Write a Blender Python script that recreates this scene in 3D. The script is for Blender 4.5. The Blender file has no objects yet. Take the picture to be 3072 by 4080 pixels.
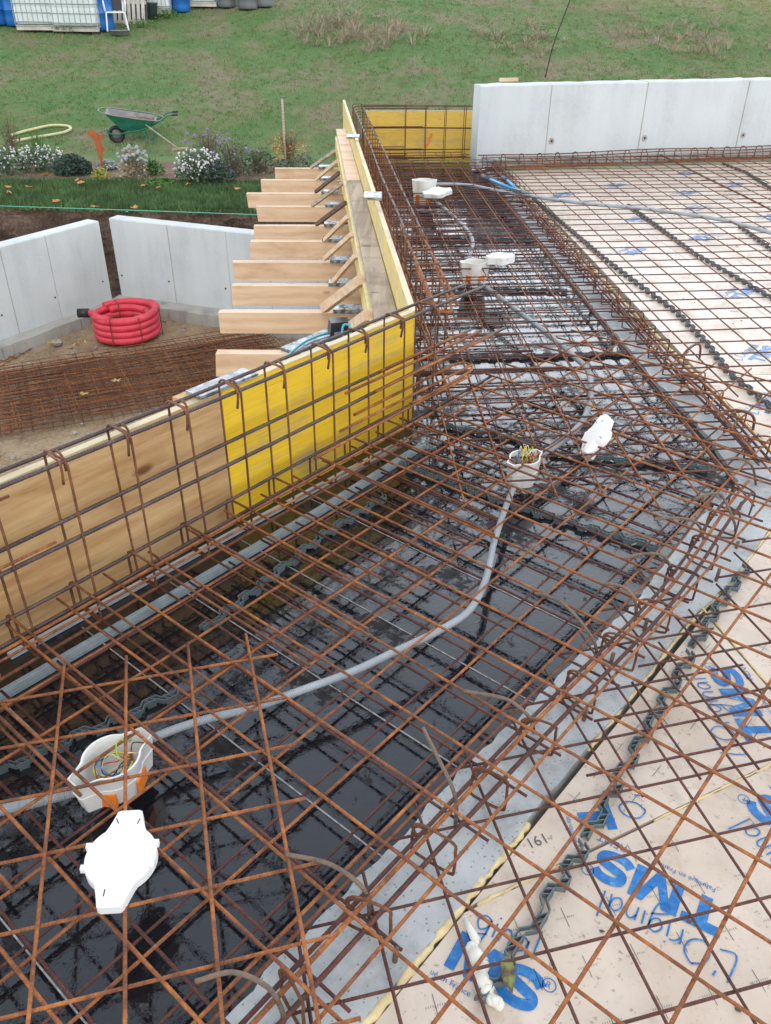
import bpy, math, random
import numpy as np
from mathutils import Vector, Matrix
random.seed(7); RNG = np.random.default_rng(7)
R = math.radians
# ---------------------------------------------------------------- camera, sky, sun
FPX = 3250.0; TH = 0.56731638; RO = 0.00983236; HC = 1.42681521      # focal (px of 3072), pitch, roll, height over the upper mesh
LATA = 0.87282516; LX = -0.07092743; LY = 1.65905953                  # near mesh lattice
sc = bpy.context.scene
COL = sc.collection
cam_d = bpy.data.cameras.new('camera'); cam = bpy.data.objects.new('camera', cam_d); COL.objects.link(cam)
cam_d.sensor_fit = 'HORIZONTAL'; cam_d.sensor_width = 36.0; cam_d.lens = FPX / 3072 * 36
cam_d.clip_start = 0.05; cam_d.clip_end = 400
fw = Vector((0, math.cos(TH), -math.sin(TH)))
up0 = Vector((0, math.sin(TH), math.cos(TH))); rt0 = Vector((1, 0, 0))
c_, s_ = math.cos(RO), math.sin(RO)
cam_r = rt0 * c_ + up0 * s_
cam_u = up0 * c_ - rt0 * s_
M = Matrix((cam_r, cam_u, -fw)).transposed().to_4x4(); M.translation = (0, 0, HC)
cam.matrix_world = M
sc.camera = cam
world = bpy.data.worlds.new('World'); sc.world = world; world.use_nodes = True
wn = world.node_tree; wn.nodes.clear()
sky = wn.nodes.new('ShaderNodeTexSky'); sky.sky_type = 'NISHITA'; sky.sun_disc = False
AZ, EL = R(170), R(50)
sky.sun_elevation = EL; sky.sun_rotation = AZ; sky.air_density = 1.0; sky.dust_density = 6.0; sky.ozone_density = 1.0
hs = wn.nodes.new('ShaderNodeHueSaturation'); hs.inputs['Saturation'].default_value = 0.60
bg = wn.nodes.new('ShaderNodeBackground'); bg.inputs['Strength'].default_value = 0.15
wo = wn.nodes.new('ShaderNodeOutputWorld')
# thin overcast: a pale cloud layer over the clear sky, its bright low band added to lift deck reflections, with soft cloud structure
tcw = wn.nodes.new('ShaderNodeTexCoord'); sep = wn.nodes.new('ShaderNodeSeparateXYZ'); wn.links.new(tcw.outputs['Generated'], sep.inputs[0])
crw = wn.nodes.new('ShaderNodeValToRGB'); wn.links.new(sep.outputs['Z'], crw.inputs[0])
e_ = crw.color_ramp.elements; e_[0].position = 0.0; e_[0].color = (0.88, 0.95, 1.0, 1); e_[1].position = 1.0; e_[1].color = (0.13, 0.15, 0.18, 1)
for p_, c2w in ((0.38, (0.93, 0.99, 1.06, 1)), (0.66, (0.30, 0.345, 0.40, 1))):
    q_ = e_.new(p_); q_.color = c2w
nzw = wn.nodes.new('ShaderNodeTexNoise'); nzw.inputs['Scale'].default_value = 3.0; nzw.inputs['Detail'].default_value = 4; wn.links.new(tcw.outputs['Generated'], nzw.inputs['Vector'])
mrw = wn.nodes.new('ShaderNodeMapRange'); mrw.inputs['To Min'].default_value = 0.75; mrw.inputs['To Max'].default_value = 1.25; wn.links.new(nzw.outputs['Fac'], mrw.inputs['Value'])
vmw = wn.nodes.new('ShaderNodeVectorMath'); vmw.operation = 'SCALE'; wn.links.new(crw.outputs[0], vmw.inputs[0]); wn.links.new(mrw.outputs[0], vmw.inputs['Scale'])
mry = wn.nodes.new('ShaderNodeMapRange'); mry.inputs['From Min'].default_value = -1; mry.inputs['To Min'].default_value = 0.75; mry.inputs['To Max'].default_value = 2.3; wn.links.new(sep.outputs['Y'], mry.inputs['Value'])  # extra brightness ahead, added to the clouds for reflections in the far deck
mmw = wn.nodes.new('ShaderNodeMath'); mmw.operation = 'MULTIPLY'; wn.links.new(mrw.outputs[0], mmw.inputs[0]); wn.links.new(mry.outputs[0], mmw.inputs[1]); wn.links.new(mmw.outputs[0], vmw.inputs['Scale'])
vm2 = wn.nodes.new('ShaderNodeVectorMath'); vm2.operation = 'SCALE'; vm2.inputs['Scale'].default_value = 15.0; wn.links.new(vmw.outputs[0], vm2.inputs[0])
mxw = wn.nodes.new('ShaderNodeMix'); mxw.data_type = 'RGBA'; mxw.inputs[0].default_value = 0.72
wn.links.new(sky.outputs[0], hs.inputs['Color']); wn.links.new(hs.outputs[0], mxw.inputs[6]); wn.links.new(vm2.outputs[0], mxw.inputs[7]); wn.links.new(mxw.outputs[2], bg.inputs[0]); wn.links.new(bg.outputs[0], wo.inputs[0])
sun_d = bpy.data.lights.new('sun', 'SUN'); sun_d.energy = 0.8; sun_d.angle = R(35); sun_d.color = (1, 0.97, 0.93)
sun = bpy.data.objects.new('sun', sun_d); COL.objects.link(sun)
az, el = AZ, EL
sdir = Vector((math.sin(az) * math.cos(el), math.cos(az) * math.cos(el), math.sin(el)))
sun.rotation_euler = sdir.to_track_quat('Z', 'Y').to_euler()
sc.view_settings.view_transform = 'Standard'; sc.view_settings.look = 'None'
sc.view_settings.exposure = 0.06; sc.view_settings.gamma = 1.0
sc.view_settings.use_curve_mapping = False

# ---------------------------------------------------------------- measuring helpers (photo sketch units 1666 x 2212)
K = 3072 / 1666
def ray(x, y):
    x = (x * K - 1536) / FPX; y = (y * K - 2040) / FPX
    u = c_ * x + s_ * y; v = -s_ * x + c_ * y
    st, ct = math.sin(TH), math.cos(TH)
    return (u, ct - v * st, -st - v * ct)
def bp(x, y, z=0.0):
    d = ray(x, y); t = (z - HC) / d[2]
    return Vector((d[0] * t, d[1] * t, z))
def lawn_z(x, y):
    if y < 17: return -1.25
    t = y - 17
    return -1.25 + 0.19 * t * min(1, t / 3 + 0.25) + 0.05 * math.sin(x * 0.5 + y * 0.3) * min(1, t / 4)
def bt(x, y):
    d = ray(x, y); t = 8.0
    while t < 60:
        if HC + d[2] * t < lawn_z(d[0] * t, d[1] * t): break
        t += 0.02
    return Vector((d[0] * t, d[1] * t, lawn_z(d[0] * t, d[1] * t)))
def lat(i, j, z=0.0, a=LATA, o=(LX, LY), s=0.15):
    return Vector((o[0] + s * (i * math.cos(a) + j * math.sin(a)), o[1] + s * (i * math.sin(a) - j * math.cos(a)), z))

# ---------------------------------------------------------------- mesh helpers
class MB:
    def __init__(s): s.v = []; s.f = []; s.uv = []
    def face(s, idx, uvs=None):
        s.f.append(idx); s.uv.append(uvs)
    def add(s, pts, faces):
        b = len(s.v); s.v += [Vector(p) for p in pts]
        for f in faces: s.face([b + i for i in f])
    def obox(s, c, ax, ay, az):
        c, ax, ay, az = map(Vector, (c, ax, ay, az))
        P = [c + a * ax + b * ay + d * az for d in (-1, 1) for b in (-1, 1) for a in (-1, 1)]
        s.add(P, [(0, 2, 3, 1), (4, 5, 7, 6), (0, 1, 5, 4), (2, 6, 7, 3), (0, 4, 6, 2), (1, 3, 7, 5)])
    def box(s, x0, x1, y0, y1, z0, z1):
        s.obox(((x0 + x1) / 2, (y0 + y1) / 2, (z0 + z1) / 2), ((x1 - x0) / 2, 0, 0), (0, (y1 - y0) / 2, 0), (0, 0, (z1 - z0) / 2))
    def beam(s, a, b, w, h, up=(0, 0, 1)):          # rectangular bar, w sideways, h along up
        a, b, up = Vector(a), Vector(b), Vector(up); d = b - a; L = d.length; d.normalize()
        sd = d.cross(up).normalized(); u = sd.cross(d).normalized()
        s.obox((a + b) / 2, d * L / 2, sd * w / 2, u * h / 2)
    def prism(s, poly, z0, z1):
        n = len(poly)
        ar = sum(poly[i][0] * poly[(i + 1) % n][1] - poly[(i + 1) % n][0] * poly[i][1] for i in range(n))
        if ar < 0: poly = poly[::-1]
        g = lambda z, p: z(p[0], p[1]) if callable(z) else z
        s.add([(p[0], p[1], g(z0, p)) for p in poly] + [(p[0], p[1], g(z1, p)) for p in poly],
              [tuple(range(n))[::-1], tuple(range(n, 2 * n))] + [(i, (i + 1) % n, n + (i + 1) % n, n + i) for i in range(n)])
    def tube(s, pts, r, n=6, closed=False, flat=1.0):
        pts = [Vector(p) for p in pts]; m = len(pts)
        if not hasattr(r, '__len__'): r = [r] * m
        T = []
        for i in range(m):
            a = pts[(i - 1) % m] if (closed or i) else pts[0]; b = pts[(i + 1) % m] if (closed or i < m - 1) else pts[-1]
            t = (b - a); T.append(t.normalized() if t.length > 1e-9 else Vector((0, 0, 1)))
        ref = Vector((0, 0, 1)) if abs(T[0].z) < 0.9 else Vector((1, 0, 0))
        N = T[0].cross(ref).normalized(); b0 = len(s.v); L = 0; Ls = []
        for i in range(m):
            N = (N - T[i] * N.dot(T[i])).normalized(); B = T[i].cross(N)
            if i: L += (pts[i] - pts[i - 1]).length
            Ls.append(L)
            for k in range(n):
                a = 2 * math.pi * k / n
                s.v.append(pts[i] + (N * math.cos(a) + B * math.sin(a) * flat) * r[i])
        for i in range(m if closed else m - 1):
            j = (i + 1) % m; l0 = Ls[i]; l1 = Ls[j] if j else L + (pts[0] - pts[-1]).length
            for k in range(n):
                k2 = (k + 1) % n
                s.face([b0 + i * n + k, b0 + i * n + k2, b0 + j * n + k2, b0 + j * n + k], [(k / n, l0), ((k + 1) / n, l0), ((k + 1) / n, l1), (k / n, l1)])
        if not closed:
            s.face([b0 + k for k in range(n)][::-1]); s.face([b0 + (m - 1) * n + k for k in range(n)])
    def lathe(s, prof, c, n=20, ax=None):
        c = Vector(c); b0 = len(s.v); m = len(prof)
        X, Y, Z = (Vector((1, 0, 0)), Vector((0, 1, 0)), Vector((0, 0, 1))) if ax is None else ax
        for r_, z in prof:
            for k in range(n):
                a = 2 * math.pi * k / n
                s.v.append(c + X * (r_ * math.cos(a)) + Y * (r_ * math.sin(a)) + Z * z)
        for i in range(m - 1):
            for k in range(n):
                k2 = (k + 1) % n
                s.face([b0 + i * n + k, b0 + i * n + k2, b0 + (i + 1) * n + k2, b0 + (i + 1) * n + k])
        if prof[0][0] > 1e-4: s.face([b0 + k for k in range(n)][::-1])
        if prof[-1][0] > 1e-4: s.face([b0 + (m - 1) * n + k for k in range(n)])
    def ball(s, c, r, n=8, jit=0.0, sc_=(1, 1, 1)):
        c = Vector(c); b0 = len(s.v); m = max(4, n // 2 + 1)
        for i in range(m + 1):
            t = math.pi * i / m
            for k in range(n):
                a = 2 * math.pi * k / n; q = r * (1 + random.uniform(-jit, jit))
                s.v.append(c + Vector((math.sin(t) * math.cos(a) * sc_[0], math.sin(t) * math.sin(a) * sc_[1], math.cos(t) * sc_[2])) * q)
        for i in range(m):
            for k in range(n):
                k2 = (k + 1) % n
                s.face([b0 + i * n + k, b0 + (i + 1) * n + k, b0 + (i + 1) * n + k2, b0 + i * n + k2])
    def ribbon(s, pts, w, z):                           # flat pen stroke lying at height z
        pts = [Vector((p[0], p[1], 0)) for p in pts]
        b0 = len(s.v); m = len(pts)
        for i in range(m):
            a = pts[max(i - 1, 0)]; b = pts[min(i + 1, m - 1)]; t = (b - a).normalized(); n_ = Vector((-t.y, t.x, 0)) * w / 2
            s.v += [pts[i] + n_ + Vector((0, 0, z)), pts[i] - n_ + Vector((0, 0, z))]
        for i in range(m - 1): s.face([b0 + 2 * i + 1, b0 + 2 * i + 3, b0 + 2 * i + 2, b0 + 2 * i])

def cr(pts, k=6, closed=False):                         # Catmull-Rom through points
    P = [Vector(p) for p in pts]; n = len(P); out = []
    rng = range(n) if closed else range(n - 1)
    for i in rng:
        p0 = P[(i - 1) % n] if (closed or i) else P[0] * 2 - P[1]
        p1 = P[i]; p2 = P[(i + 1) % n]
        p3 = P[(i + 2) % n] if (closed or i < n - 2) else P[-1] * 2 - P[-2]
        for q in range(k):
            t = q / k
            out.append(0.5 * ((2 * p1) + (p2 - p0) * t + (2 * p0 - 5 * p1 + 4 * p2 - p3) * t * t + (3 * p1 - p0 - 3 * p2 + p3) * t ** 3))
    if not closed: out.append(P[-1])
    return out
def wob(a, b, step=0.15, amp=0.0015):                    # a nearly straight bar between two points
    a, b = Vector(a), Vector(b); n = max(2, int((b - a).length / step)); out = []
    ph = random.uniform(0, 6); ph2 = random.uniform(0, 6)
    for i in range(n + 1):
        t = i / n; s = t * (b - a).length
        out.append(a.lerp(b, t) + Vector((math.sin(s * 2.3 + ph) * amp, math.cos(s * 1.9 + ph) * amp, math.sin(s * 3.1 + ph2) * amp * 1.2)))
    return out
def clip(poly, p, n):                                    # keep the side where (q-p).n >= 0
    out = []; m = len(poly)
    for i in range(m):
        a, b = Vector(poly[i][:2]), Vector(poly[(i + 1) % m][:2]); da = (a - Vector(p)).dot(n); db = (b - Vector(p)).dot(n)
        if da >= 0: out.append(a)
        if (da >= 0) != (db >= 0): out.append(a.lerp(b, da / (da - db)))
    return out
def tag(o, label=None, cat=None, group=None, kind=None):
    if label: o['label'] = label
    if cat: o['category'] = cat
    if group: o['group'] = group
    if kind: o['kind'] = kind
    return o
def empty(name, loc, label=None, cat=None, group=None, rz=0.0):
    o = bpy.data.objects.new(name, None); COL.objects.link(o); o.location = loc; o.rotation_euler = (0, 0, rz); o.empty_display_size = 0.1
    return tag(o, label, cat, group)
def obj(name, mb, mat, parent=None, world=True, smooth=False, label=None, cat=None, group=None, kind=None, loc=None, rot=None):
    vs = mb.v
    if parent is not None:
        if world:
            T = Matrix.Translation(parent.location) @ parent.rotation_euler.to_matrix().to_4x4()
            p = parent.parent
            if p is not None: T = Matrix.Translation(p.location) @ p.rotation_euler.to_matrix().to_4x4() @ T
            Ti = T.inverted(); vs = [Ti @ v for v in vs]
        off = None
    elif loc is None and world:
        xs = [v.x for v in vs]; ys = [v.y for v in vs]; zs = [v.z for v in vs]
        off = Vector(((min(xs) + max(xs)) / 2, (min(ys) + max(ys)) / 2, min(zs))); vs = [v - off for v in vs]
    else: off = Vector(loc) if loc is not None else None
    me = bpy.data.meshes.new(name); me.from_pydata([tuple(v) for v in vs], [], mb.f); 
    if any(u is not None for u in mb.uv):
        uvl = me.uv_layers.new(name='UVMap'); arr = np.zeros(len(me.loops) * 2, dtype=np.float32); q = 0
        for f, u in zip(mb.f, mb.uv):
            if u is None: q += 2 * len(f)
            else:
                for a in u: arr[q] = a[0]; arr[q + 1] = a[1]; q += 2
        uvl.data.foreach_set('uv', arr)
    if smooth: me.polygons.foreach_set('use_smooth', [True] * len(me.polygons))
    me.materials.append(mat); me.update()
    o = bpy.data.objects.new(name, me); COL.objects.link(o)
    if parent is not None: o.parent = parent
    elif off is not None: o.location = off
    if rot is not None: o.rotation_euler = rot
    return tag(o, label, cat, group, kind)

# ---------------------------------------------------------------- materials
class NT:
    def __init__(s, name):
        s.m = bpy.data.materials.new(name); s.m.use_nodes = True; s.t = s.m.node_tree
        s.b = s.t.nodes['Principled BSDF']; s.tc = s.t.nodes.new('ShaderNodeTexCoord')
    def n(s, ty, **kw):
        o = s.t.nodes.new(ty)
        for k, v in kw.items(): setattr(o, k, v)
        return o
    def l(s, a, b): s.t.links.new(a, b)
    def coord(s, scale=(1, 1, 1), uv=False, rot=(0, 0, 0)):
        mp = s.n('ShaderNodeMapping'); mp.inputs['Scale'].default_value = scale; mp.inputs['Rotation'].default_value = rot
        s.l(s.tc.outputs['UV' if uv else 'Object'], mp.inputs[0]); return mp.outputs[0]
    def noise(s, scale=5, detail=4, rough=0.6, co=None, dist=0.0):
        o = s.n('ShaderNodeTexNoise'); o.inputs['Scale'].default_value = scale; o.inputs['Detail'].default_value = detail
        o.inputs['Roughness'].default_value = rough; o.inputs['Distortion'].default_value = dist
        s.l(co if co is not None else s.tc.outputs['Object'], o.inputs['Vector']); return o.outputs['Fac']
    def ramp(s, fac, stops, interp='LINEAR'):
        o = s.n('ShaderNodeValToRGB'); e = o.color_ramp.elements; o.color_ramp.interpolation = interp
        while len(e) < len(stops): e.new(0.5)
        for q, (p, c) in zip(e, stops):
            q.position = p; q.color = (c[0], c[1], c[2], 1) if hasattr(c, '__len__') else (c, c, c, 1)
        s.l(fac, o.inputs[0]); return o.outputs[0]
    def mix(s, fac, a, b, mode='MIX'):
        o = s.n('ShaderNodeMix', data_type='RGBA', blend_type=mode)
        for sock, v in ((0, fac), (6, a), (7, b)):
            if hasattr(v, 'is_linked') or hasattr(v, 'links'): s.l(v, o.inputs[sock])
            elif hasattr(v, '__len__'): o.inputs[sock].default_value = (v[0], v[1], v[2], 1)
            else: o.inputs[sock].default_value = v
        return o.outputs[2]
    def math(s, op, a, b=0.5):
        o = s.n('ShaderNodeMath', operation=op)
        for k, v in ((0, a), (1, b)):
            if hasattr(v, 'links'): s.l(v, o.inputs[k])
            else: o.inputs[k].default_value = v
        return o.outputs[0]
    def bump(s, h, strength=0.3, dist=0.01):
        o = s.n('ShaderNodeBump'); o.inputs['Strength'].default_value = strength; o.inputs['Distance'].default_value = dist
        s.l(h, o.inputs['Height']); s.l(o.outputs[0], s.b.inputs['Normal'])
    def base(s, c):
        if hasattr(c, 'links'): s.l(c, s.b.inputs['Base Color'])
        else: s.b.inputs['Base Color'].default_value = (c[0], c[1], c[2], 1)
    def rough(s, v):
        if hasattr(v, 'links'): s.l(v, s.b.inputs['Roughness'])
        else: s.b.inputs['Roughness'].default_value = v
def plain(name, c, rough=0.5, var=0.12, scale=20, metal=0.0, bump=0.0):
    t = NT(name); f = t.noise(scale, 3)
    a = [x * (1 - var) for x in c]; b = [min(1, x * (1 + var)) for x in c]
    t.base(t.ramp(f, [(0.3, a), (0.7, b)])); t.rough(rough); t.b.inputs['Metallic'].default_value = metal
    if bump: t.bump(f, bump, 0.003)
    return t.m
def rust(name, stops, rough=0.75, ribs=0.0, pitch=0.007):
    t = NT(name); f = t.noise(9, 5, 0.7); g = t.noise(90, 3, 0.7)
    mixf = t.math('ADD', t.math('MULTIPLY', f, 0.65), t.math('MULTIPLY', g, 0.35))
    t.base(t.ramp(mixf, stops)); t.rough(rough); h = g
    t.b.inputs['Specular IOR Level'].default_value = 0.35
    if ribs:
        sep = t.n('ShaderNodeSeparateXYZ'); t.l(t.tc.outputs['UV'], sep.inputs[0])
        ph = t.math('ADD', t.math('MULTIPLY', sep.outputs['Y'], 2 * math.pi / pitch), t.math('MULTIPLY', sep.outputs['X'], 2 * math.pi))
        h = t.math('ADD', t.math('MULTIPLY', t.math('SINE', ph), ribs), g)
    t.bump(h, 0.5, 0.0015)
    return t.m
RUST = rust('rust_orange', [(0.3, (0.075, 0.030, 0.021)), (0.44, (0.165, 0.062, 0.032)), (0.55, (0.31, 0.110, 0.036)), (0.68, (0.50, 0.20, 0.058))], 0.8, 0.6)
RUST2 = rust('rust_purple', [(0.3, (0.04, 0.018, 0.017)), (0.5, (0.10, 0.038, 0.030)), (0.7, (0.20, 0.075, 0.045))], 0.55, 0.6)  # lower mesh tone: darker for wet rust, with its shade put into the colour
RUST3 = rust('rust_stirrup', [(0.3, (0.045, 0.022, 0.016)), (0.48, (0.135, 0.055, 0.030)), (0.68, (0.30, 0.12, 0.048))], 0.7, 0.6)
RUST4 = rust('rust_dirt_grey', [(0.3, (0.07, 0.05, 0.04)), (0.5, (0.17, 0.125, 0.095)), (0.7, (0.27, 0.16, 0.09))], 0.85, 1.0, 0.009)
STEELBAR = rust('dark_ribbed_bar', [(0.3, (0.035, 0.025, 0.025)), (0.5, (0.075, 0.05, 0.045)), (0.7, (0.15, 0.10, 0.085))], 0.5, 1.0, 0.009)
def wood(name, cols, sc_=(1.2, 14, 14), rough=0.7, knots=True, rings=1.0):
    t = NT(name); oi = t.n('ShaderNodeObjectInfo'); va = t.n('ShaderNodeVectorMath', operation='ADD'); t.l(t.tc.outputs['Object'], va.inputs[0])
    cb_ = t.n('ShaderNodeCombineXYZ'); rm = t.math('MULTIPLY', oi.outputs['Random'], 37.0); t.l(rm, cb_.inputs[0]); t.l(rm, cb_.inputs[1]); t.l(rm, cb_.inputs[2]); t.l(cb_.outputs[0], va.inputs[1])
    def coord(sc):
        mp = t.n('ShaderNodeMapping'); mp.inputs['Scale'].default_value = sc; t.l(va.outputs[0], mp.inputs[0]); return mp.outputs[0]
    co = coord(sc_); f = t.noise(2.2, 5, 0.6, co, 0.6); g = t.noise(9, 4, 0.7, co)
    h = t.math('ADD', t.math('MULTIPLY', f, 0.7), t.math('MULTIPLY', g, 0.3))
    w = t.n('ShaderNodeTexWave', wave_type='BANDS', bands_direction='Z'); w.inputs['Scale'].default_value = 0.5; w.inputs['Distortion'].default_value = 9; w.inputs['Detail'].default_value = 2
    t.l(co, w.inputs['Vector'])
    h2 = t.math('ADD', t.math('MULTIPLY', h, 0.75), t.math('MULTIPLY', w.outputs['Fac'], 0.16 * rings))
    c = t.ramp(h2, [(0.25, cols[0]), (0.5, cols[1]), (0.75, cols[2])])
    if knots:
        v = t.n('ShaderNodeTexVoronoi'); v.inputs['Scale'].default_value = 1.0; t.l(coord((2.2, 5, 5)), v.inputs['Vector'])
        k = t.ramp(v.outputs['Distance'], [(0.045, 1.0), (0.10, 0.0)])
        c = t.mix(k, c, (cols[0][0] * 0.4, cols[0][1] * 0.3, cols[0][2] * 0.25))
    st = t.ramp(t.noise(2.0, 4, 0.6, coord((1.2, 3, 3))), [(0.52, 0.0), (0.68, 0.55)]); c = t.mix(st, c, [x * 0.62 for x in cols[0]] if not knots else (cols[0][0] * 0.85, cols[0][1] * 0.72, cols[0][2] * 0.6))
    t.base(c); t.rough(rough); t.bump(h, 0.25, 0.002); return t.m
RAW = wood('raw_plank_wood', [(0.36, 0.18, 0.06), (0.58, 0.38, 0.18), (0.74, 0.56, 0.34)], (1.3, 16, 12), 0.65, True, 0.3)
JOIST = wood('fresh_spruce', [(0.54, 0.36, 0.22), (0.68, 0.50, 0.345), (0.76, 0.61, 0.455)], (1.5, 12, 9), 0.6)
OLDW = wood('weathered_wood', [(0.22, 0.17, 0.13), (0.44, 0.36, 0.28), (0.58, 0.48, 0.37)], (14, 1.2, 14), 0.8)
DARKW = wood('dark_batten_wood', [(0.06, 0.03, 0.025), (0.12, 0.06, 0.045), (0.19, 0.10, 0.07)], (6, 6, 6), 0.7, False)
def yellow(name, sc_, a=(0.62, 0.40, 0.02), b=(0.80, 0.56, 0.03), worn=(0.45, 0.36, 0.15), edge=0.60):
    t = NT(name); co = t.coord(sc_); g = t.noise(6, 5, 0.7, co); f = t.noise(2.6, 5, 0.65); s = t.noise(3, 4, 0.7, t.coord(tuple(x * 0.35 for x in sc_)))
    c = t.ramp(g, [(0.35, a), (0.62, b)])
    line = t.ramp(g, [(0.30, 1.0), (0.40, 0.0)])
    wf = t.math('MULTIPLY', t.math('ADD', f, s), 0.5)
    wm = t.ramp(wf, [(edge - 0.08, 0.0), (edge + 0.03, 1.0)])
    c = t.mix(wm, c, worn); c = t.mix(t.math('MULTIPLY', line, 0.4), c, (0.22, 0.15, 0.04))
    sp = t.ramp(t.noise(14, 2), [(0.72, 0.0), (0.78, 0.8)]); c = t.mix(sp, c, (0.12, 0.08, 0.04))
    t.base(c); t.rough(0.5); t.bump(g, 0.3, 0.002); return t.m
YEL = yellow('yellow_shuttering', (1.0, 16, 22), (0.74, 0.46, 0.018), (0.86, 0.56, 0.03), (0.50, 0.37, 0.14))
YELP = yellow('pale_yellow_shuttering', (1.4, 1.4, 6), (0.60, 0.44, 0.12), (0.74, 0.57, 0.20), (0.55, 0.46, 0.26), 0.56)
YELE = yellow('end_yellow_shuttering', (2, 5, 12), (0.72, 0.46, 0.07), (0.80, 0.54, 0.10), (0.50, 0.38, 0.18), 0.60)
EDGE = wood('pale_panel_edge', [(0.50, 0.42, 0.26), (0.68, 0.58, 0.38), (0.80, 0.72, 0.52)], (2, 9, 9), 0.7, False)
def concrete(name, c, stain=0.25, pores=True, scale=1.0, rough=0.85):
    t = NT(name); f = t.noise(1.6 * scale, 6, 0.6); g = t.noise(35 * scale, 4, 0.7); v = t.noise(2.2, 4, 0.6, t.coord((3, 3, 0.35)))
    h = t.math('ADD', t.math('MULTIPLY', f, 0.5), t.math('ADD', t.math('MULTIPLY', g, 0.2), t.math('MULTIPLY', v, 0.3)))
    d = [x * (1 - stain) for x in c]; b = [min(1, x * (1 + stain * 0.4)) for x in c]
    col = t.ramp(h, [(0.36, d), (0.5, c), (0.62, b)])
    if pores:
        vo = t.n('ShaderNodeTexVoronoi'); vo.inputs['Scale'].default_value = 62 * scale; t.l(t.tc.outputs['Object'], vo.inputs['Vector'])
        k = t.ramp(vo.outputs['Distance'], [(0.13, 1.0), (0.20, 0.0)]); col = t.mix(t.math('MULTIPLY', k, 0.8), col, [x * 0.35 for x in c])
    t.base(col); t.rough(rough); t.bump(g, 0.35, 0.004); return t.m
CONC = concrete('pale_wall_concrete', (0.54, 0.575, 0.585), 0.17, False, 0.8)
CONCB = concrete('beam_concrete', (0.46, 0.485, 0.49), 0.5, True, 1.2, 0.6)
FOOT = concrete('footing_concrete', (0.36, 0.35, 0.32), 0.35, False, 2)
PLASTICW = plain('white_plastic', (0.78, 0.78, 0.77), 0.35, 0.02)
PLASTICO = plain('offwhite_pot_plastic', (0.76, 0.76, 0.73), 0.35, 0.04)
GREYP = plain('grey_conduit_plastic', (0.30, 0.33, 0.36), 0.45, 0.10, 12)
SPACER = plain('grey_green_spacer_plastic', (0.12, 0.155, 0.165), 0.45, 0.10)
SPACERD = plain('dark_grey_spacer_plastic', (0.07, 0.085, 0.09), 0.4, 0.15)
GALV = plain('galvanised_profile', (0.34, 0.40, 0.43), 0.35, 0.15, 30, 0.3)
LIGHTSTRIP = plain('pale_grey_strip', (0.42, 0.46, 0.48), 0.45, 0.1)
PAD = NT('grey_phenolic_offcut'); PAD.base(PAD.ramp(PAD.noise(30, 4), [(0.42, (0.10, 0.11, 0.12)), (0.55, (0.30, 0.34, 0.38))])); PAD.rough(PAD.ramp(PAD.noise(20), [(0.4, 0.12), (0.6, 0.5)])); PAD = PAD.m
FOAM = plain('yellow_pu_foam', (0.74, 0.60, 0.33), 0.8, 0.18, 30, 0, 0.6)
BLUEINK = NT('blue_print_ink'); BLUEINK.base(BLUEINK.ramp(BLUEINK.noise(45, 5, 0.75), [(0.35, (0.015, 0.13, 0.40)), (0.55, (0.03, 0.20, 0.52)), (0.64, (0.10, 0.28, 0.55)), (0.72, (0.42, 0.45, 0.50))])); BLUEINK.rough(0.35); BLUEINK = BLUEINK.m
BLACKINK = plain('black_print_ink', (0.10, 0.10, 0.11), 0.4)
RED = NT('red_corrugated_duct')
_s = RED.n('ShaderNodeSeparateXYZ'); RED.l(RED.tc.outputs['UV'], _s.inputs[0])
RED.base(RED.ramp(RED.noise(6, 4), [(0.35, (0.66, 0.045, 0.075)), (0.65, (0.80, 0.07, 0.11))])); RED.rough(0.4); RED.bump(RED.math('SINE', RED.math('MULTIPLY', _s.outputs['Y'], 2 * math.pi / 0.016)), 0.6, 0.004); RED = RED.m
CORR = NT('grey_corrugated_conduit')
_s = CORR.n('ShaderNodeSeparateXYZ'); CORR.l(CORR.tc.outputs['UV'], _s.inputs[0])
_w = CORR.math('SINE', CORR.math('MULTIPLY', _s.outputs['Y'], 2 * math.pi / 0.0045))
CORR.base(CORR.ramp(CORR.noise(8, 3), [(0.3, (0.27, 0.30, 0.33)), (0.7, (0.40, 0.43, 0.46))])); CORR.rough(0.45); CORR.bump(_w, 0.5, 0.0015); CORR = CORR.m
BLACKR = plain('black_rubber', (0.02, 0.02, 0.022), 0.5)
WET = NT('wet_black_plywood')          # phenolic face with a broken film of rain water
_co = WET.coord((1, 1, 1))
_f = WET.noise(3.2, 5, 0.6, None, 0.3); _g = WET.noise(30, 6, 0.75, None, 0.3); _c = WET.noise(70, 3, 0.6)
_m = WET.math('ADD', WET.math('MULTIPLY', _f, 0.55), WET.math('MULTIPLY', _g, 0.45))
_film = WET.ramp(_m, [(0.435, 0.0), (0.455, 1.0)])
WET.base(WET.mix(_film, WET.ramp(_c, [(0.35, (0.010, 0.008, 0.009)), (0.65, (0.026, 0.024, 0.027))]), (0.010, 0.010, 0.013)))
WET.rough(WET.ramp(_film, [(0.0, 0.38), (1.0, 0.03)]))
WET.bump(WET.math('ADD', WET.math('MULTIPLY', _film, 0.5), WET.math('ADD', WET.math('MULTIPLY', _g, 0.25), WET.math('MULTIPLY', WET.ramp(_c, [(0.5, 0.0), (0.62, 1.0)]), 0.25))), 0.13, 0.003)
WET.l(WET.ramp(_film, [(0.0, 0.12), (1.0, 0.5)]), WET.b.inputs['Specular IOR Level']); WET.b.inputs['IOR'].default_value = 1.72; WET = WET.m
SEAM = plain('pale_board_edge', (0.30, 0.29, 0.29), 0.6, 0.4, 60)
INS = NT('insulation_facing')
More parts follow.
